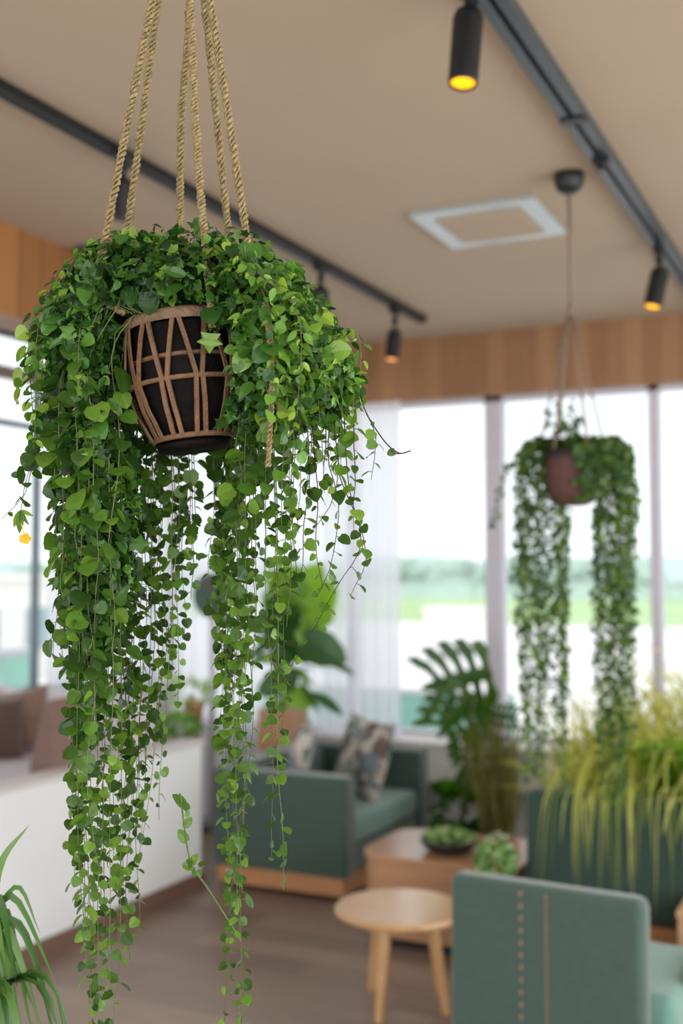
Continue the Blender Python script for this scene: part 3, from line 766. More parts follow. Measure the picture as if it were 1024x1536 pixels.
# ------------------------------------------------------------------ grass trough behind the sofa
random.seed(77)
gx0, gx1, gy = -1.55, .9, 5.62
t = thing('grass_planter', (gx0, gy, 0), 'long trough of yellow green ornamental grasses behind the dark teal sofa', 'planter')
MB().box((0, -.16, 0), (gx1 - gx0, .2, .62)).build('trough', M['greenpot'], t, bevel=.01)
MB().box((.02, -.14, .6), (gx1 - gx0 - .02, .18, .63)).build('soil', M['soil'], t)
mb = MB()
def cam_right(v): return v
for i in range(2600):      # upright airy grass
    x = rnd(.1, gx1 - gx0); y = rnd(-.13, .17); h = rnd(.2, .85) * min(1.1, .72 + x * .3)
    lean = Vector((rnd(-.28, .28), rnd(-.25, .2), 0)); b0 = Vector((x, y, .62))
    P = [b0, b0 + Vector((0, 0, h * .55)) + lean * .25, b0 + Vector((0, 0, h * .9)) + lean * .7, b0 + Vector((0, 0, h)) + lean * 1.2]
    mb.blade(catmull(P, 5), rnd(.007, .014), Vector((rnd(-1, 1), rnd(-1, 1), .1)), 0, rnd(.1, 1))
for _ in range(9000):      # fine seed heads and tiny leaves
    x = random.triangular(.05, 2.5, 1.3); hh = abs(random.gauss(0, .36)) * min(1.1, .72 + x * .3)
    p = Vector((x, rnd(-.2, .2), .66 + hh))
    mb.leaf(p, (rnd(-.6, .6), rnd(-.6, .6), rnd(-.2, 1)), (rnd(-1, 1), rnd(-1, 1), rnd(-.5, 1)), rnd(.02, .045), .8, 'slim', 0, min(1, .2 + hh * 1.3 + rnd(-.15, .3)))
o = mb.build('upright_grass', M['grass'], t, tint=True, smooth=True); o['kind'] = 'stuff'
mb = MB()
for i in range(95):      # arching blades that fall over the sofa back
    x = rnd(.22, 1.3) if rnd(0, 1) < .85 else rnd(.3, 2.2); b0 = Vector((x, rnd(-.12, 0), .62)); h = rnd(.25, .45); drop = rnd(.05, .56); dx = rnd(-.16, .10)
    yo = -.56 - .06 * rnd(0, 1)
    P = [b0, b0 + Vector((dx * .2, -.12, h * .9)), Vector((x + dx * .6, -.38, .62 + h * .95)), Vector((x + dx, yo, .88)), Vector((x + dx * 1.3, yo - .02, .88 - drop))]
    mb.blade(catmull(P, 14), rnd(.012, .026), Vector((rnd(-.5, .5), -1, .3)), 0, rnd(0, .8))
o = mb.build('arching_grass', M['grass'], t, tint=True, smooth=True); o['kind'] = 'stuff'
c = at(1010, 1160, 5.35) - Vector((gx0, gy, 0))
clump(900, c, (.24, .14, .15), .055, 'round', .9, .4, (.2, 1)).build('bush', M['bush'], t, tint=True, smooth=True)
mb = MB()
for i in range(26):
    x = rnd(.9, 2.0); b0 = Vector((x, -.1, .66)); dx = rnd(-.1, .1)
    P = [b0, Vector((x, -.3, .98)), Vector((x + dx, -.54, .9)), Vector((x + dx * 1.5, -.56, .66)), Vector((x + dx * 1.2, -.55, rnd(.36, .5)))]
    mb.tube(catmull(P, 12), .0035, 5)
mb.build('dry_stems', M['cord2'], t, smooth=True)
mb = MB(); tw = MB()
for i in range(14):        # thin airy stems with tiny leaves above the grass
    x = rnd(1.0, 2.2); h = rnd(.6, .95); P = catmull([Vector((x, rnd(-.1, .1), .62)), Vector((x + rnd(-.1, .1), 0, .62 + h * .5)), Vector((x + rnd(-.2, .2), rnd(-.1, .1), .62 + h))], 12)
    tw.tube(P, .002, 4)
    for p in P[5:]:
        for _ in range(4): mb.leaf(p, (rnd(-1, 1), rnd(-1, 1), rnd(-.3, 1)), (rnd(-1, 1), rnd(-1, 1), 1), rnd(.02, .035), .8, 'round', 0, rnd(0, .7))
tw.build('tall_stems', M['stem'], t); mb.build('tall_stem_leaves', M['bush'], t, tint=True, smooth=True)

# tall reddish-green plant left of the sofa (between monstera and sofa)
loc = at(745, 1330, 6.3); loc.z = 0
t = thing('potted_grass', loc, 'tall wispy brown green grass beside the left end of the dark sofa', 'potted plant')
pot([(.12, 0), (.14, .2), (.15, .22), (.14, .22), (.13, .2)], M['pot_dark'], t, .13, .2)
mb = MB()
for i in range(230):
    a = rnd(0, 6.28); h = rnd(.45, .86); s_ = rnd(.02, .16); b0 = Vector((rnd(-.08, .08), rnd(-.08, .08), .2)); e = Vector((math.cos(a) * s_, math.sin(a) * s_, 0))
    mb.blade(catmull([b0, b0 + Vector((0, 0, h * .6)) + e * .4, b0 + Vector((0, 0, h)) + e, b0 + Vector((0, 0, h * .86)) + e * 1.6], 7), rnd(.006, .012), Vector((rnd(-1, 1), rnd(-1, 1), .2)), 0, rnd(0, .6))
o = mb.build('grass', M['grass_brown'], t, tint=True, smooth=True); o['kind'] = 'stuff'

# ------------------------------------------------------------------ spiky plant at bottom left, on a stand
random.seed(5)
c = at(-30, 1490, 1.75)
t = thing('plant_stand', (c.x, c.y, 0), 'slim black metal plant stand under the spiky plant', 'plant stand')
zt = c.z - .26
MB().lathe([(.12, zt - .02), (.12, zt)], seg=32).build('shelf', M['black'], t)
for k in range(3):
    a = k * 2.094 + .4; MB().tube([(math.cos(a) * .15, math.sin(a) * .15, 0), (math.cos(a) * .09, math.sin(a) * .09, zt - .02)], .008, 8).build('leg', M['black'], t)
t = thing('spiky_plant', (c.x, c.y, zt), 'long-leaved spiky plant at the bottom left edge', 'potted plant')
pot([(.07, 0), (.10, .14), (.105, .16), (.095, .16), (.09, .14)], M['terracotta'], t, .09, .145)
root = Vector((c.x, c.y, zt)); S0 = Vector((0, 0, .15))
sp = [((0, 1300), (44, 1237), .018), ((20, 1345), (85, 1476), .016), ((30, 1390), (82, 1534), .02), ((-10, 1330), (8, 1420), .02), ((10, 1370), (50, 1560), .024), ((0, 1350), (26, 1480), .022), ((-5, 1380), (20, 1560), .022),
      ((15, 1400), (70, 1570), .02), ((-20, 1400), (5, 1570), .02), ((0, 1400), (38, 1575), .022), ((-40, 1300), (-60, 1230), .02), ((25, 1330), (60, 1400), .012), ((-20, 1360), (12, 1500), .02), ((10, 1420), (60, 1530), .02)]
for i, (mid, tip, w_) in enumerate(sp):
    dd = 1.72 + .02 * (i % 5)
    P = catmull([S0, (at(-18, 1420, 1.75) - root), at(*mid, dd) - root, at(*tip, dd + rnd(-.04, .04)) - root], 14)
    mb = MB().blade(P, w_ * 1.0, (CM @ Vector((0, 0, 1))) + Vector((rnd(-.3, .3), rnd(-.3, .3), .6)), 0, rnd(.2, .9), .2)
    mb.build('leaf', M['spike'], t, tint=True, smooth=True)
for i in range(46):
    a = rnd(R(150), R(385)); L = rnd(.08, .15) if a > R(300) else rnd(.12, .24); e = Vector((math.cos(a), math.sin(a), 0))
    P = catmull([S0, S0 + e * L * .3 + Vector((0, 0, .12)), S0 + e * L * .8 + Vector((0, 0, .12)), S0 + e * L * 1.15 - Vector((0, 0, rnd(0, .12)))], 10)
    MB().blade(P, .016, Vector((0, 0, 1)), 0, rnd(0, .8)).build('leaf', M['spike'], t, tint=True, smooth=True)

# ------------------------------------------------------------------ hanging planter in the background
random.seed(11)
D2 = 4.62
cc = at(858, 715, D2); 
can = atz(860, 252, CEIL)
t = thing('hanging_planter', (cc.x, cc.y, cc.z), 'background hanging pot with long trailing vines, in front of the windows', 'hanging planter')
T0 = Vector((cc.x, cc.y, cc.z))
L2 = lambda px, py, dd=0: at(px, py, D2 + dd) - T0
px2 = D2 / FPX
ztop = CEIL - T0.z
MB().lathe([(.062, ztop), (.062, ztop - .03), (.052, ztop - .065), (.03, ztop - .082), (.006, ztop - .085)], seg=32).build('canopy', M['black'], t, smooth=False)
jn = L2(857, 462); jn.x = jn.y = 0
MB().tube([(0, 0, ztop - .08), (0, 0, jn.z)], .0075, 8).build('cord', M['cord2'], t, smooth=True)
MB().lathe([(.006, jn.z + .025), (.013, jn.z + .015), (.013, jn.z - .03), (.005, jn.z - .035)], seg=12).build('knot', M['cord2'], t, smooth=True)
zr = 38 * px2; rr2 = .132
for k in range(6):
    a = R(k * 60 + 12); e = Vector((math.cos(a) * rr2, math.sin(a) * rr2, zr))
    MB().tube([Vector((math.cos(a) * .008, math.sin(a) * .008, jn.z - .01)), e], .0045, 6).build('rope', M['cord2'], t, smooth=True)
prof = [(.055, -.118), (.085, -.105), (.115, -.05), (.124, .02), (.122, zr - .035)]
MB().lathe(prof, seg=40, cap1=False).build('pot', M['pot_brown'], t, smooth=True)
MB().lathe([(.127, zr - .036), (.13, zr), (.118, zr), (.116, zr - .03)], seg=40, cap0=False, cap1=False).build('rim', M['pot_dark'], t, smooth=True)
MB().lathe([(.118, zr - .02), (.05, zr - .005), (.001, zr)], seg=24, cap1=False).build('soil', M['soil'], t, smooth=True)

def vine_mesh(P, spacing, ls, kind='round', stem_r=.0009, tints=(0, 1), jitter=.004, start=0.0, tipscale=.6, out=None, Wr=(.9, 1.15), sides=3, droop=(.1, .9), smi=1, dens=None):
    """one vine: wandering stem with alternate leaves on short stalks"""
    tot = sum((Vector(P[i + 1]) - Vector(P[i])).length for i in range(len(P) - 1))
    n = max(6, int(tot / .022)); Q = catmull(P, n); sd = rnd(0, 100)
    Q = [q + Vector((noise.noise(Vector((sd, i * .23, 0))), noise.noise(Vector((sd, 7, i * .23))), 0)) * jitter * 2.2 for i, q in enumerate(Q)]
    mb = MB(); mb.tube(Q, [stem_r * (1.35 - .7 * i / n) for i in range(n + 1)], sides, smi, cap=False)
    cum = [0.0]
    for i in range(n): cum.append(cum[-1] + (Q[i + 1] - Q[i]).length)
    s = start * cum[-1]; side = rnd(0, 6.28); i = 0
    while s < cum[-1]:
        while i < n - 1 and cum[i + 1] < s: i += 1
        u = (s - cum[i]) / max(1e-6, cum[i + 1] - cum[i]); p = Q[i].lerp(Q[i + 1], u); g = s / cum[-1]
        side += PI + rnd(-.9, .9); a = side
        size = ls * (1 - (1 - tipscale) * max(0, g - .25) / .75) * random.choice((rnd(.5, .9), rnd(.7, 1.15), rnd(.9, 1.4)))
        hd = Vector((math.cos(a), math.sin(a), 0))
        st = size * rnd(.15, .4); q = p + hd * st + Vector((0, 0, -st * rnd(-.3, .4)))
        mb.tube([p, q], stem_r * .7, 3, smi, cap=False)
        d = hd * rnd(.5, 1) + Vector((0, 0, -rnd(*droop))) + Vector((rnd(-.3, .3), rnd(-.3, .3), 0))
        nn = Vector((0, 0, 1)) * rnd(.1, 1.1) + Vector((rnd(-1, 1), rnd(-1, 1), rnd(-.1, .5))) * .8 + (out * .7 if out else Vector())
        mb.leaf(q, d, nn, size, rnd(*Wr), kind, 0, min(1, max(0, rnd(*tints))), rnd(.02, .3))
        s += spacing * rnd(.5, 1.5)
    return mb
toC = CM @ Vector((0, 0, 1))
cols = [(781, 1010, -.02), (786, 1085, .03), (792, 1130, -.05), (798, 1100, .05), (804, 1140, 0), (811, 1160, -.04), (816, 1090, .06), (823, 1010, .02), (832, 1110, -.02), (840, 1060, .05), (847, 1130, 0), (844, 1180, -.05),
        (790, 1150, 0), (808, 1130, .08), (776, 930, .0), (850, 1000, .08), (836, 900, .1),
        (893, 1010, -.03), (899, 1090, .04), (905, 1150, -.05), (911, 1100, .06), (918, 1165, 0), (925, 1180, -.04), (931, 1130, .05), (938, 1160, .0), (944, 1100, -.03), (950, 1040, .03), (907, 1175, .02), (929, 1185, .04), (897, 950, .07), (946, 950, .06), (921, 1060, .1), (940, 1020, -.07)]
for (x, ye, dz) in cols:
    e = Vector((x - 858, 0, 0)) * px2
    a0_ = math.atan2(dz, (x - 858) * px2)
    Rv = CM @ Vector((1, 0, 0)); Fv = Vector((-math.sin(R(25.6)), math.cos(R(25.6)), 0))
    dirn = (Rv * math.cos(a0_) + Fv * math.sin(a0_))
    p1 = dirn * .06 + Vector((0, 0, zr)); p2 = L2(858 + (x - 858) * .8, 665 + rnd(-12, 10), dz * .8); p3 = L2(x, 720, dz); p4 = L2(x + rnd(-3, 3), 900, dz); p5 = L2(x + rnd(-4, 4), ye + 25, dz)
    vine_mesh([p1, p2, p3, p4, p5], .0105, .0245, 'round', .0012, (0, 1), .0032, 0, .8, sides=3).build('vine', [M['leaf2'], M['stem']], t, tint=True)
for (pts) in [[(835, 660), (800, 668), (770, 690), (752, 730), (742, 790)], [(830, 655), (825, 630), (815, 605)], [(850, 655), (848, 640), (836, 600)], [(862, 655), (868, 625), (880, 640)], [(900, 660), (930, 670), (950, 700), (955, 740)], [(846, 655), (842, 625), (835, 612)],
              [(810, 665), (790, 672), (778, 700), (774, 740)], [(880, 660), (905, 668), (920, 700)], [(856, 650), (858, 620), (856, 600)]]:
    vine_mesh([L2(*p, rnd(-.04, .04)) for p in pts], .012, .03, 'round', .0014, (0, .8), .004).build('vine', [M['leaf2'], M['stem']], t, tint=True)
mb = MB()
for _ in range(560):
    a = rnd(0, 6.28); q = rnd(.02, .18); x, y = math.cos(a) * q, math.sin(a) * q
    z = zr + .015 - max(0, q - .12) * 1.5 + rnd(-.03, .035)
    if Vector((x, y, 0)).dot(toC) > .06 and -.155 < Vector((x, y, 0)).dot(CM @ Vector((1, 0, 0))) < .02 : continue
    mb.leaf((x, y, z), (x + rnd(-.1, .1), y + rnd(-.1, .1), rnd(-.12, .12)), (rnd(-1, 1), rnd(-1, 1), 1), rnd(.02, .036), 1, 'round', 0, rnd(0, .9))
for _ in range(260):   # right part that spills over the pot front
    u = rnd(8, 62); x = rnd(0, 90)
    p = L2(868 + rnd(0, 80) if rnd(0, 1) < .45 else 862 + rnd(0, 34), 665 + x * rnd(.2, 1), -.13 + rnd(-.02, .03))
    mb.leaf(p, (rnd(-1, 1), rnd(-1, 1), -1), toC + Vector((rnd(-1, 1), rnd(-1, 1), rnd(-.5, 1))), rnd(.02, .034), 1, 'round', 0, rnd(0, .8))
o = mb.build('foliage', M['leaf2'], t, tint=True); o['kind'] = 'stuff'

# ------------------------------------------------------------------ hanging planter in the foreground
random.seed(42)
D1 = 1.60
PX = D1 / FPX
root = at(270, 487, D1)
t = thing('hanging_planter', root, 'large hanging plant with trailing round-leaved vines in an open cane basket on braided ropes, nearest', 'hanging planter')
Q1 = lambda px, py, dd=0: at(px, py, D1 + dd) - root
RV = CM @ Vector((1, 0, 0)); FV = Vector((-math.sin(R(25.6)), math.cos(R(25.6)), 0))
tilt = Matrix.Rotation(R(-7), 3, FV)        # pot leans, foot towards the right
def TP(v): return tilt @ Vector(v)
def tilted(mb): mb.v = [tuple(TP(v)) for v in mb.v]; return mb
H = -.172
def rad(z):    # basket profile, z from 0 (rim) to H
    pts = [(0, .0745), (-.03, .079), (-.06, .0815), (-.09, .0815), (-.12, .074), (-.15, .061), (-.172, .050)]
    for (za, ra), (zb, rb) in zip(pts, pts[1:]):
        if za >= z >= zb:
            u = (z - za) / (zb - za); u = u * u * (3 - 2 * u) * .3 + u * .7; return ra + (rb - ra) * u
    return pts[-1][1]
bk = MB()
tilted(MB().lathe([(.050, H - .006), (.052, H + .002), (.047, H + .003), (.0, H + .002)], seg=48, cap1=False)).build('base', M['liner'], t, smooth=True)
basket = tilted(MB().lathe([(rad(z) - .008, z) for z in (-.172, -.15, -.12, -.09, -.06, -.03, -.008)], seg=48, cap1=False)).build('liner_pot', M['liner'], t, smooth=True)
tilted(MB().lathe([(.066, -.02), (.03, -.012), (.001, -.008)], seg=32, cap1=False)).build('soil', M['soil'], t, smooth=True)
# rim ring: flat band
tilted(MB().lathe([(.0775, -.008), (.080, -.004), (.080, .005), (.076, .0085), (.071, .007), (.071, -.006), (.0775, -.008)], seg=64, cap0=False, cap1=False)).build('rim', M['strip_rim'], t, smooth=True)
def band(z, h, extra=.0015):
    r_ = rad(z) + extra
    return tilted(MB().lathe([(r_ - .002, z - h), (r_ + .0015, z - h * .6), (r_ + .0015, z + h * .6), (r_ - .002, z + h), (r_ - .002, z - h)], seg=64, cap0=False, cap1=False))
band(-.088, .0035).build('hoop', M['strip'], t, smooth=True)
band(-.055, .0032, -.006).build('hoop', M['strip'], t, smooth=True)
band(-.163, .004).build('hoop', M['strip'], t, smooth=True)
NS = 11
phase = math.atan2((-FV).y, (-FV).x)
for k in range(NS):
    for sg in (-1, 1):
        ap = phase + (k + .08) * 2 * PI / NS; half = PI / NS
        pts = []
        for j in range(25):
            u = j / 24; z = -.004 + (-.162) * u
            if u < .5: a = ap + sg * (.045 + (half - .095 - .0) * (u / .5) ** .9)
            else:
                v = (u - .5) / .5; a = ap + sg * (half - .05 - .20 * v * half + .0)
            pts.append((a, z, rad(z) + .0022))
        mb = MB(); vs = []
        for j, (a, z, r_) in enumerate(pts):
            w_ = .0036 / r_
            for da, dr in ((-w_, -.0015), (-w_ * .8, .0012), (w_ * .8, .0012), (w_, -.0015)):
                vs.append(TP(((r_ + dr) * math.cos(a + da), (r_ + dr) * math.sin(a + da), z)))
        fs = [(4 * j + a, 4 * j + (a + 1) % 4, 4 * j + 4 + (a + 1) % 4, 4 * j + 4 + a) for j in range(24) for a in range(4)] + [(0, 1, 2, 3), (99, 98, 97, 96)]
        mb.add(vs, fs); mb.build('cane_strip', M['strip'], t, smooth=False)

def braid(P, r, pitch, name='rope'):
    Qp = catmull(P, 60); L = sum((Qp[i + 1] - Qp[i]).length for i in range(60)); n = int(L / pitch * 9)
    Qp = catmull(P, n); mb = MB(); sd = rnd(0, 50)
    for s_ in range(3):
        pts = []; rr_ = []
        for i, p in enumerate(Qp):
            d = (Qp[min(i + 1, n)] - Qp[max(i - 1, 0)]).normalized(); U = (RV - d * RV.dot(d)).normalized(); W = d.cross(U)
            ph = 2 * PI * (i * L / n / pitch) + s_ * 2.094
            jit = 1 + .3 * noise.noise(Vector((sd + s_ * 9, i * .3, 0)))
            pts.append(p + (U * math.cos(ph) * 1.25 + W * math.sin(ph)) * r * .62 * jit)
            rr_.append(r * .46 * (1 + .35 * math.sin(ph * 1.5 + s_)))
        mb.tube(pts, rr_, 5, 0)
    return mb.build(name, M['rope'], t, smooth=True)
apx = (274, -245)
knot = Q1(*apx)
ropes = [((229, 0), (186, 212), (147, 415), -.07), ((237, 0), (212, 190), (186, 378), .09), ((284, 0), (272, 180), (270, 340), .10), ((285, 0), (297, 240), (318, 482), -.085), ((306, 0), (325, 180), (344, 365), .09), ((315, 0), (345, 190), (374, 385), -.05)]
for a, b_, c_, dz in ropes:
    pa, pb, pc_ = Q1(*a, dz * .35), Q1(*b_, dz * .7), Q1(*c_, dz)
    # continue to the hoop that carries the pot, inside the foliage
    if c_ == (318, 482): endp = Q1(319, 490, -.087); P = [knot, pa, pb, endp]
    else:
        e = pc_ + (pc_ - pb) * .12 + Vector((0, 0, 0)); h_ = Vector((e.x, e.y, 0)); hn = h_.normalized()
        P = [knot, pa, pb, pc_, e, Vector((hn.x * .085, hn.y * .085, .005))] if h_.length > .085 else [knot, pa, pb, pc_, Vector((pc_.x, pc_.y, .0))]
    braid(P, .0049, .017)
braid([Q1(388, 430, -.10), Q1(400, 480, -.128), Q1(407, 540, -.132), Q1(407, 600, -.13), Q1(402, 700, -.13)], .0032, .013, 'rope_tail')
MB().tube(catmull([knot + Vector((0, 0, -.06)), knot + Vector((0, 0, .03)), Vector((knot.x, knot.y, CEIL - root.z - .02))], 20), [.012] * 3 + [.008] * 18, 10).build('cord', M['rope'], t, smooth=True)
mb = MB(); mb.lathe([(.012, .0), (.03, .004), (.03, .02), (.012, .0201)], (knot.x, knot.y, CEIL - root.z - .02), 20); mb.build('ceiling_hook', M['black'], t)

# mound of foliage
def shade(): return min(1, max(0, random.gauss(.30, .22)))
def mound_z(ux):      # screen-space outline was measured, the mound itself is a solid of leaves around the pot
    return 0
mb = MB()
ell = [((300, 452), (.150, .13, .098), 1500, .0), ((225, 480), (.105, .12, .075), 750, .03), ((392, 530), (.108, .12, .112), 1450, -.02), ((470, 565), (.062, .10, .062), 600, 0), ((130, 520), (.052, .09, .078), 520, 0), ((165, 620), (.062, .09, .11), 620, .0), ((385, 590), (.035, .05, .07), 300, -.04), ((250, 425), (.07, .1, .06), 420, 0), ((375, 440), (.07, .1, .055), 500, 0), ((150, 780), (.055, .06, .12), 420, .0), ((135, 900), (.035, .05, .10), 260, .0)]
tilt_dir = toC
cnt = 0
ell += [((165, 440), (.062, .09, .055), 420, -.02), ((120, 480), (.04, .07, .06), 260, -.02)]
for (pc_, (ra, rb, rc), n_, dz) in ell:
    c_ = Q1(*pc_, dz)
    for _ in range(int(n_ * 1.7)):
        v = Vector((random.gauss(0, 1), random.gauss(0, 1), random.gauss(0, 1))).normalized() * rnd(.55, 1.04)
        # view-aligned axes: right, away, up
        p = c_ + RV * (v.x * ra) + FV * (v.y * rb) + Vector((0, 0, v.z * rc))
        lx = p.dot(RV); ly = p.dot(FV)
        # leave the front of the basket open
        if ly < .02 and -.088 < lx < .084 - max(0, -p.z - .1) * .5 and p.z < (.018 if lx < .05 else -.012) and p.z > -.22: continue
        if math.hypot(lx, ly) < .083 and -.2 < p.z < .0: continue
        outw = (RV * v.x * .8 + FV * v.y + Vector((0, 0, v.z * .6))).normalized()
        d = outw * .7 + Vector((rnd(-.8, .8), rnd(-.8, .8), rnd(-1.3, .3)))
        nn = outw * .9 + Vector((rnd(-.8, .8), rnd(-.8, .8), rnd(-.2, 1)))
        big = rnd(0, 1)
        sz = rnd(.009, .017) if big < .82 else rnd(.018, .032)
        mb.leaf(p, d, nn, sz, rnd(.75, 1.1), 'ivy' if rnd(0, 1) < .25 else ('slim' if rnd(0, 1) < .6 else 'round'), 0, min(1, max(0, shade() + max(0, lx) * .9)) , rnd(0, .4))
        cnt += 1
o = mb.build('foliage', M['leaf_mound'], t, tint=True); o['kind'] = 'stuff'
# runners of tiny leaves that come over the mound and fall down its outside
for k in range(34):
    a = rnd(-1.35, 1.5) if k % 3 else rnd(1.5, 3.6)
    ex, ey = math.sin(a), -math.cos(a)
    X = ex * rnd(.16, .24) + .03; Y = ey * rnd(.08, .15)
    if ey < 0 and -.1 < X < .09: X = rnd(.1, .2)
    if X < 0: X = max(-.19, X)
    top = rnd(.10, .135) - abs(X) * .1; P = [Vector((0, 0, .03)), RV * X * .35 + FV * Y * .5 + Vector((0, 0, top)), RV * X * .8 + FV * Y + Vector((0, 0, top * .8 - .01 - max(0, X) * .22)), RV * X * 1.02 + FV * Y * 1.05 + Vector((0, 0, -.02)), RV * X * 1.04 + FV * Y * 1.1 + Vector((0, 0, -rnd(.06, .2)))]
    vine_mesh(P, .0085, .0155, random.choice(('slim', 'round', 'round')), .0009, (.1, 1), .004, start=.1, tipscale=.9).build('runner', [M['leaf_mound'], M['stem']], t, tint=True)
# leaf that hangs over the rim front, right
MB().leaf(Q1(316, 500, -.10), Vector((0, 0, -1)) + RV * -.1, toC, .026, 1.25, 'ivy', 0, .75).build('leaf', M['leaf_mound'], t, tint=True)
# big leaves at the upper left and left side
mb = MB()
for (bx, by, tx, ty, W, k_, tt) in [(115, 455, 88, 434, 1.1, 'round', .0), (60, 500, 38, 496, 1.3, 'round', .05), (55, 520, 50, 545, 1.0, 'ivy', .6), (38, 518, 23, 545, .8, 'slim', .8), (28, 550, 24, 582, .9, 'slim', .9), (50, 560, 30, 578, .6, 'slim', .3), (28, 580, 22, 605, .7, 'slim', .9), (95, 575, 56, 600, 1.0, 'ivy', .1), (92, 560, 88, 600, 1.1, 'round', .1), (80, 630, 62, 668, 1.1, 'round', .4), (84, 632, 95, 660, 1.1, 'round', .4), (60, 672, 36, 672, .8, 'round', .1), (48, 680, 70, 684, .7, 'slim', .4), (55, 688, 34, 706, .8, 'round', .1),
        (30, 712, 15, 712, .7, 'round', .2), (95, 730, 62, 738, 1.0, 'round', .2), (88, 745, 78, 766, .6, 'slim', .2), (90, 690, 72, 700, 1, 'ivy', .1), (100, 770, 78, 775, 1.2, 'round', .1)]:
    B = Q1(bx, by, -.03); T_ = Q1(tx, ty, -.03 + rnd(-.01, .01))
    mb.leaf(B, T_ - B, toC + Vector((rnd(-.4, .4), rnd(-.4, .4), rnd(0, .5))), (T_ - B).length, W, k_, 0, tt, .1)
mb.build('side_leaves', M['leaf'], t, tint=True, smooth=True)

VM = [M['leaf'], M['stem']]; VD = [M['leaf'], M['stem_dark']]
def fvine(pts, dz, ls, sp, mats=VM, tints=(0, .8), **k):
    """pts: points in the hanging plane of the plant, dz: nearer/farther than the pot axis"""
    P = [Q1(x, y, dz + rnd(-.004, .004)) for x, y in pts]
    return vine_mesh(P, sp, ls, 'round', .00075, tints, .006, **k).build('vine', mats, t, tint=True)
# left curtain of vines
left = []
for (x, ye, dz, ls) in [
  (84, 985, -.02, .027), (92, 1010, .02, .026), (100, 1240, -.05, .024), (108, 1330, .0, .024), (116, 1420, -.03, .022), (124, 1640, .03, .021), (131, 1680, -.02, .023), (138, 1380, .05, .022), (146, 1500, -.05, .021), (153, 1680, .0, .022), (160, 1330, .06, .022), (167, 1480, -.04, .020), (174, 1290, .02, .022), (181, 1660, -.01, .021), (188, 1420, .05, .019), (195, 1230, -.05, .021), (202, 1340, .01, .019), (209, 1190, .06, .022), (216, 1410, -.02, .018), (223, 1160, .03, .021), (231, 1260, .07, .018), (238, 1120, .0, .020), (245, 1090, .06, .020), (252, 1230, .02, .017), (259, 1010, .07, .022), (266, 1060, .05, .018), (273, 960, .08, .021), (281, 900, .05, .023), (289, 850, .07, .022), (296, 800, .08, .022), (263, 880, .08, .024), (98, 900, -.06, .027), (120, 1000, -.07, .026), (142, 1100, -.07, .026), (170, 980, -.06, .026), (200, 900, .08, .026), (232, 900, .08, .026), (112, 1180, .06, .024), (150, 1250, .04, .023), (178, 1150, .07, .023), (118, 1380, -.06, .027), (136, 1300, -.06, .026), (128, 1470, .0, .024), (150, 1390, .03, .023), (190, 1330, -.05, .025), (205, 1250, -.04, .025), (196, 1440, .02, .021), (112, 1260, -.03, .027), (222, 1300, -.03, .022)]:
    xs_ = x + (x - 170) * .02
    drift = (160 - x) * .28 * max(0, ye - 1000) / 500
    top_y = 560 if x < 200 else 640
    fvine([(x + (270 - x) * .55, 470), (x + (270 - x) * .25, 450 if x < 160 else 480), (x - 2, top_y), (xs_, 760), (x + rnd(-4, 4), (760 + ye) / 2), (x + drift + rnd(-5, 5), ye)], dz if x < 185 else max(dz, .05) + .035, ls * 1.0, .0165 if ye < 1100 else .018, start=.22, tipscale=.62)
# right curtain
for (x, ye, dz, ls) in [
  (318, 900, .0, .025), (325, 1130, -.02, .022), (331, 1010, .03, .024), (337, 1660, -.03, .020), (343, 1240, .02, .021), (349, 1400, -.04, .018), (355, 1160, .04, .021), (361, 1660, .0, .019), (367, 1100, -.05, .021), (373, 1300, .03, .018), (379, 1060, .0, .020), (386, 960, -.04, .020), (340, 860, -.06, .025), (328, 960, -.05, .025), (352, 1000, .05, .023), (346, 1120, -.06, .020), (334, 1180, .04, .019), (366, 1640, -.02, .018), (346, 1480, .02, .021), (358, 1340, -.04, .022)]:
    drift = (352 - x) * .3 * max(0, ye - 900) / 500
    if x < 358: dz = abs(dz) + .12
    fvine([(345 + (x - 330) * .3, 500), (x + 6, 545), (x + 3, 650), (x, 760), (x + rnd(-4, 4), (760 + ye) / 2), (x + drift + rnd(-4, 4), ye)], dz - .03, ls, .017, start=.14, tipscale=.62)
for (x, ye, dz, ls) in [(396, 870, 0, .020), (404, 1000, -.03, .019), (411, 1180, .02, .018), (415, 1335, -.02, .018), (409, 1290, .0, .015), (424, 1110, .03, .018), (432, 940, -.02, .017), (440, 880, .02, .016), (428, 800, -.05, .018), (448, 800, .0, .016)]:
    drift = (414 - x) * .4 * max(0, ye - 900) / 400
    fvine([(390, 520), (x, 580), (x, 660), (x + rnd(-3, 3), (700 + ye) / 2), (x + drift + rnd(-3, 3), ye)], dz - .05, ls, .019, start=.16, tipscale=.75)
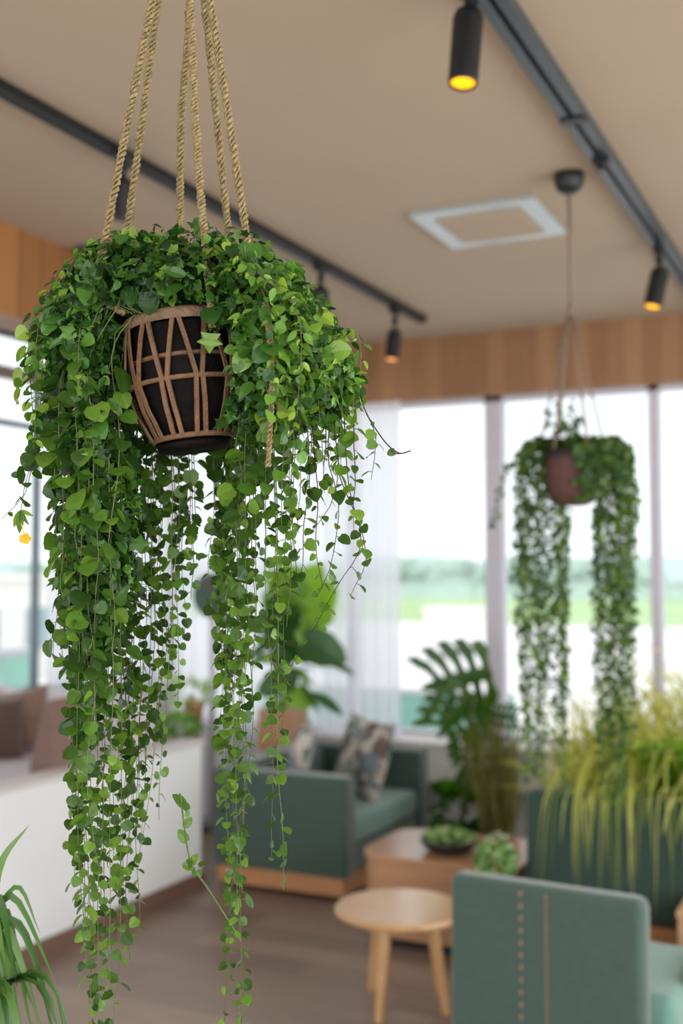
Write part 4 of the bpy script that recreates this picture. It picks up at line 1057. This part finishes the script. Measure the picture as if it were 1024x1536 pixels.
# thin outer strands on the right
for pts, ls in [([(455, 580), (460, 680), (462, 760), (455, 830), (440, 880)], .016), ([(470, 590), (474, 700), (480, 790), (478, 860), (474, 890)], .016), ([(490, 590), (492, 680), (505, 760), (497, 850), (478, 890)], .016), ([(508, 590), (512, 690), (520, 740), (535, 790), (530, 830), (500, 880), (460, 960), (420, 1030), (395, 1090)], .014),
                ([(520, 590), (522, 680), (528, 750), (545, 810), (547, 850), (525, 893)], .016), ([(535, 600), (532, 690), (524, 760), (528, 800)], .015), ([(482, 590), (486, 650), (484, 700), (490, 740)], .018), ([(502, 600), (500, 650), (508, 700), (500, 760), (470, 800)], .017), ([(515, 590), (518, 640), (515, 700)], .018), ([(540, 580), (548, 620), (556, 655), (548, 720)], .014), ([(440, 600), (442, 700), (436, 780), (445, 850), (452, 890)], .016), ([(465, 600), (468, 650), (466, 700), (458, 740)], .018)]:
    fvine(pts, rnd(-.06, .03), ls, .017, VD, (.1, .9), tipscale=.8)
# bare twig at the right
P = catmull([Q1(545, 610, -.02), Q1(556, 632, -.02), Q1(575, 660, -.02), (Q1(590, 675, -.02)), Q1(602, 680, -.02), Q1(616, 676, -.02)], 24)
mb = MB().tube(P, .0010, 5, 1); mb.tube([P[20], Q1(592, 681, -.02), Q1(586, 676, -.02)], .0008, 4, 1)
mb.leaf(Q1(592, 676, -.02), RV * -1 + Vector((0, 0, -.5)), toC, .012, .9, 'round', 0, .4)
mb.leaf(Q1(548, 650, -.02), RV * .9 + Vector((0, 0, -.2)), toC, .016, .9, 'round', 0, .8)
mb.leaf(Q1(550, 665, -.02), RV * .9 + Vector((0, 0, -.2)), toC, .016, .9, 'round', 0, .7)
mb.build('twig', VD, t, tint=True)
# outlying strands at far left, with a yellow bloom
fvine([(110, 470), (70, 495), (48, 520), (40, 560), (28, 600)], -.03, .020, .02, VD, (.5, 1))
fvine([(95, 590), (80, 640), (62, 690), (45, 730), (36, 780)], -.03, .022, .022, VD, (.1, .6))
fvine([(78, 640), (48, 690), (40, 740), (8, 778)], -.03, .018, .03, VD, (.1, .7))
mb = MB()
for dx, dy, c_ in ((-12, 22, .9), (6, 20, .8), (-4, 30, .7), (14, 8, 1)):
    B = Q1(32, 765, -.03); T_ = Q1(32 + dx, 765 + dy, -.03); mb.leaf(B, T_ - B, toC + Vector((rnd(-.4, .4), rnd(-.4, .4), 0)), (T_ - B).length * 1.2, .7, 'slim', 0, c_)
mb.build('bright_leaves', M['leaf'], t, tint=True)
mb = MB(); q = Q1(38, 808, -.03)
for k in range(5):
    a = k * 1.257; mb.leaf(q, RV * math.cos(a) + Vector((0, 0, math.sin(a) * .6)) + toC * .4, toC, .009, 1, 'round', 0, rnd(0, 1))
mb.tube([Q1(32, 785, -.03), q], .0008, 4, 0); mb.build('flower', M['yellow'], t, tint=True)
# loose strand crossing between the two curtains, low
P = catmull([Q1(270, 1190, .0), Q1(285, 1290, 0), Q1(310, 1330, 0), Q1(345, 1385, 0), Q1(362, 1412, 0)], 30)
mb = MB().tube(P, .0013, 5, 1)
for x, y, tx, ty in [(290, 1300, 266, 1296), (292, 1302, 285, 1322), (298, 1298, 312, 1290), (288, 1296, 296, 1275), (280, 1262, 262, 1240), (277, 1240, 290, 1222), (295, 1306, 306, 1318), (285, 1290, 275, 1310), (282, 1215, 270, 1196), (276, 1210, 258, 1182), (280, 1225, 282, 1215)]:
    B = Q1(x, y); T_ = Q1(tx, ty); mb.leaf(B, T_ - B, toC + Vector((rnd(-.9, .9), rnd(-.9, .9), .6)), max(.011, (T_ - B).length * .75), .75, 'round', 0, rnd(.3, .8))
mb.build('vine', VM, t, tint=True)
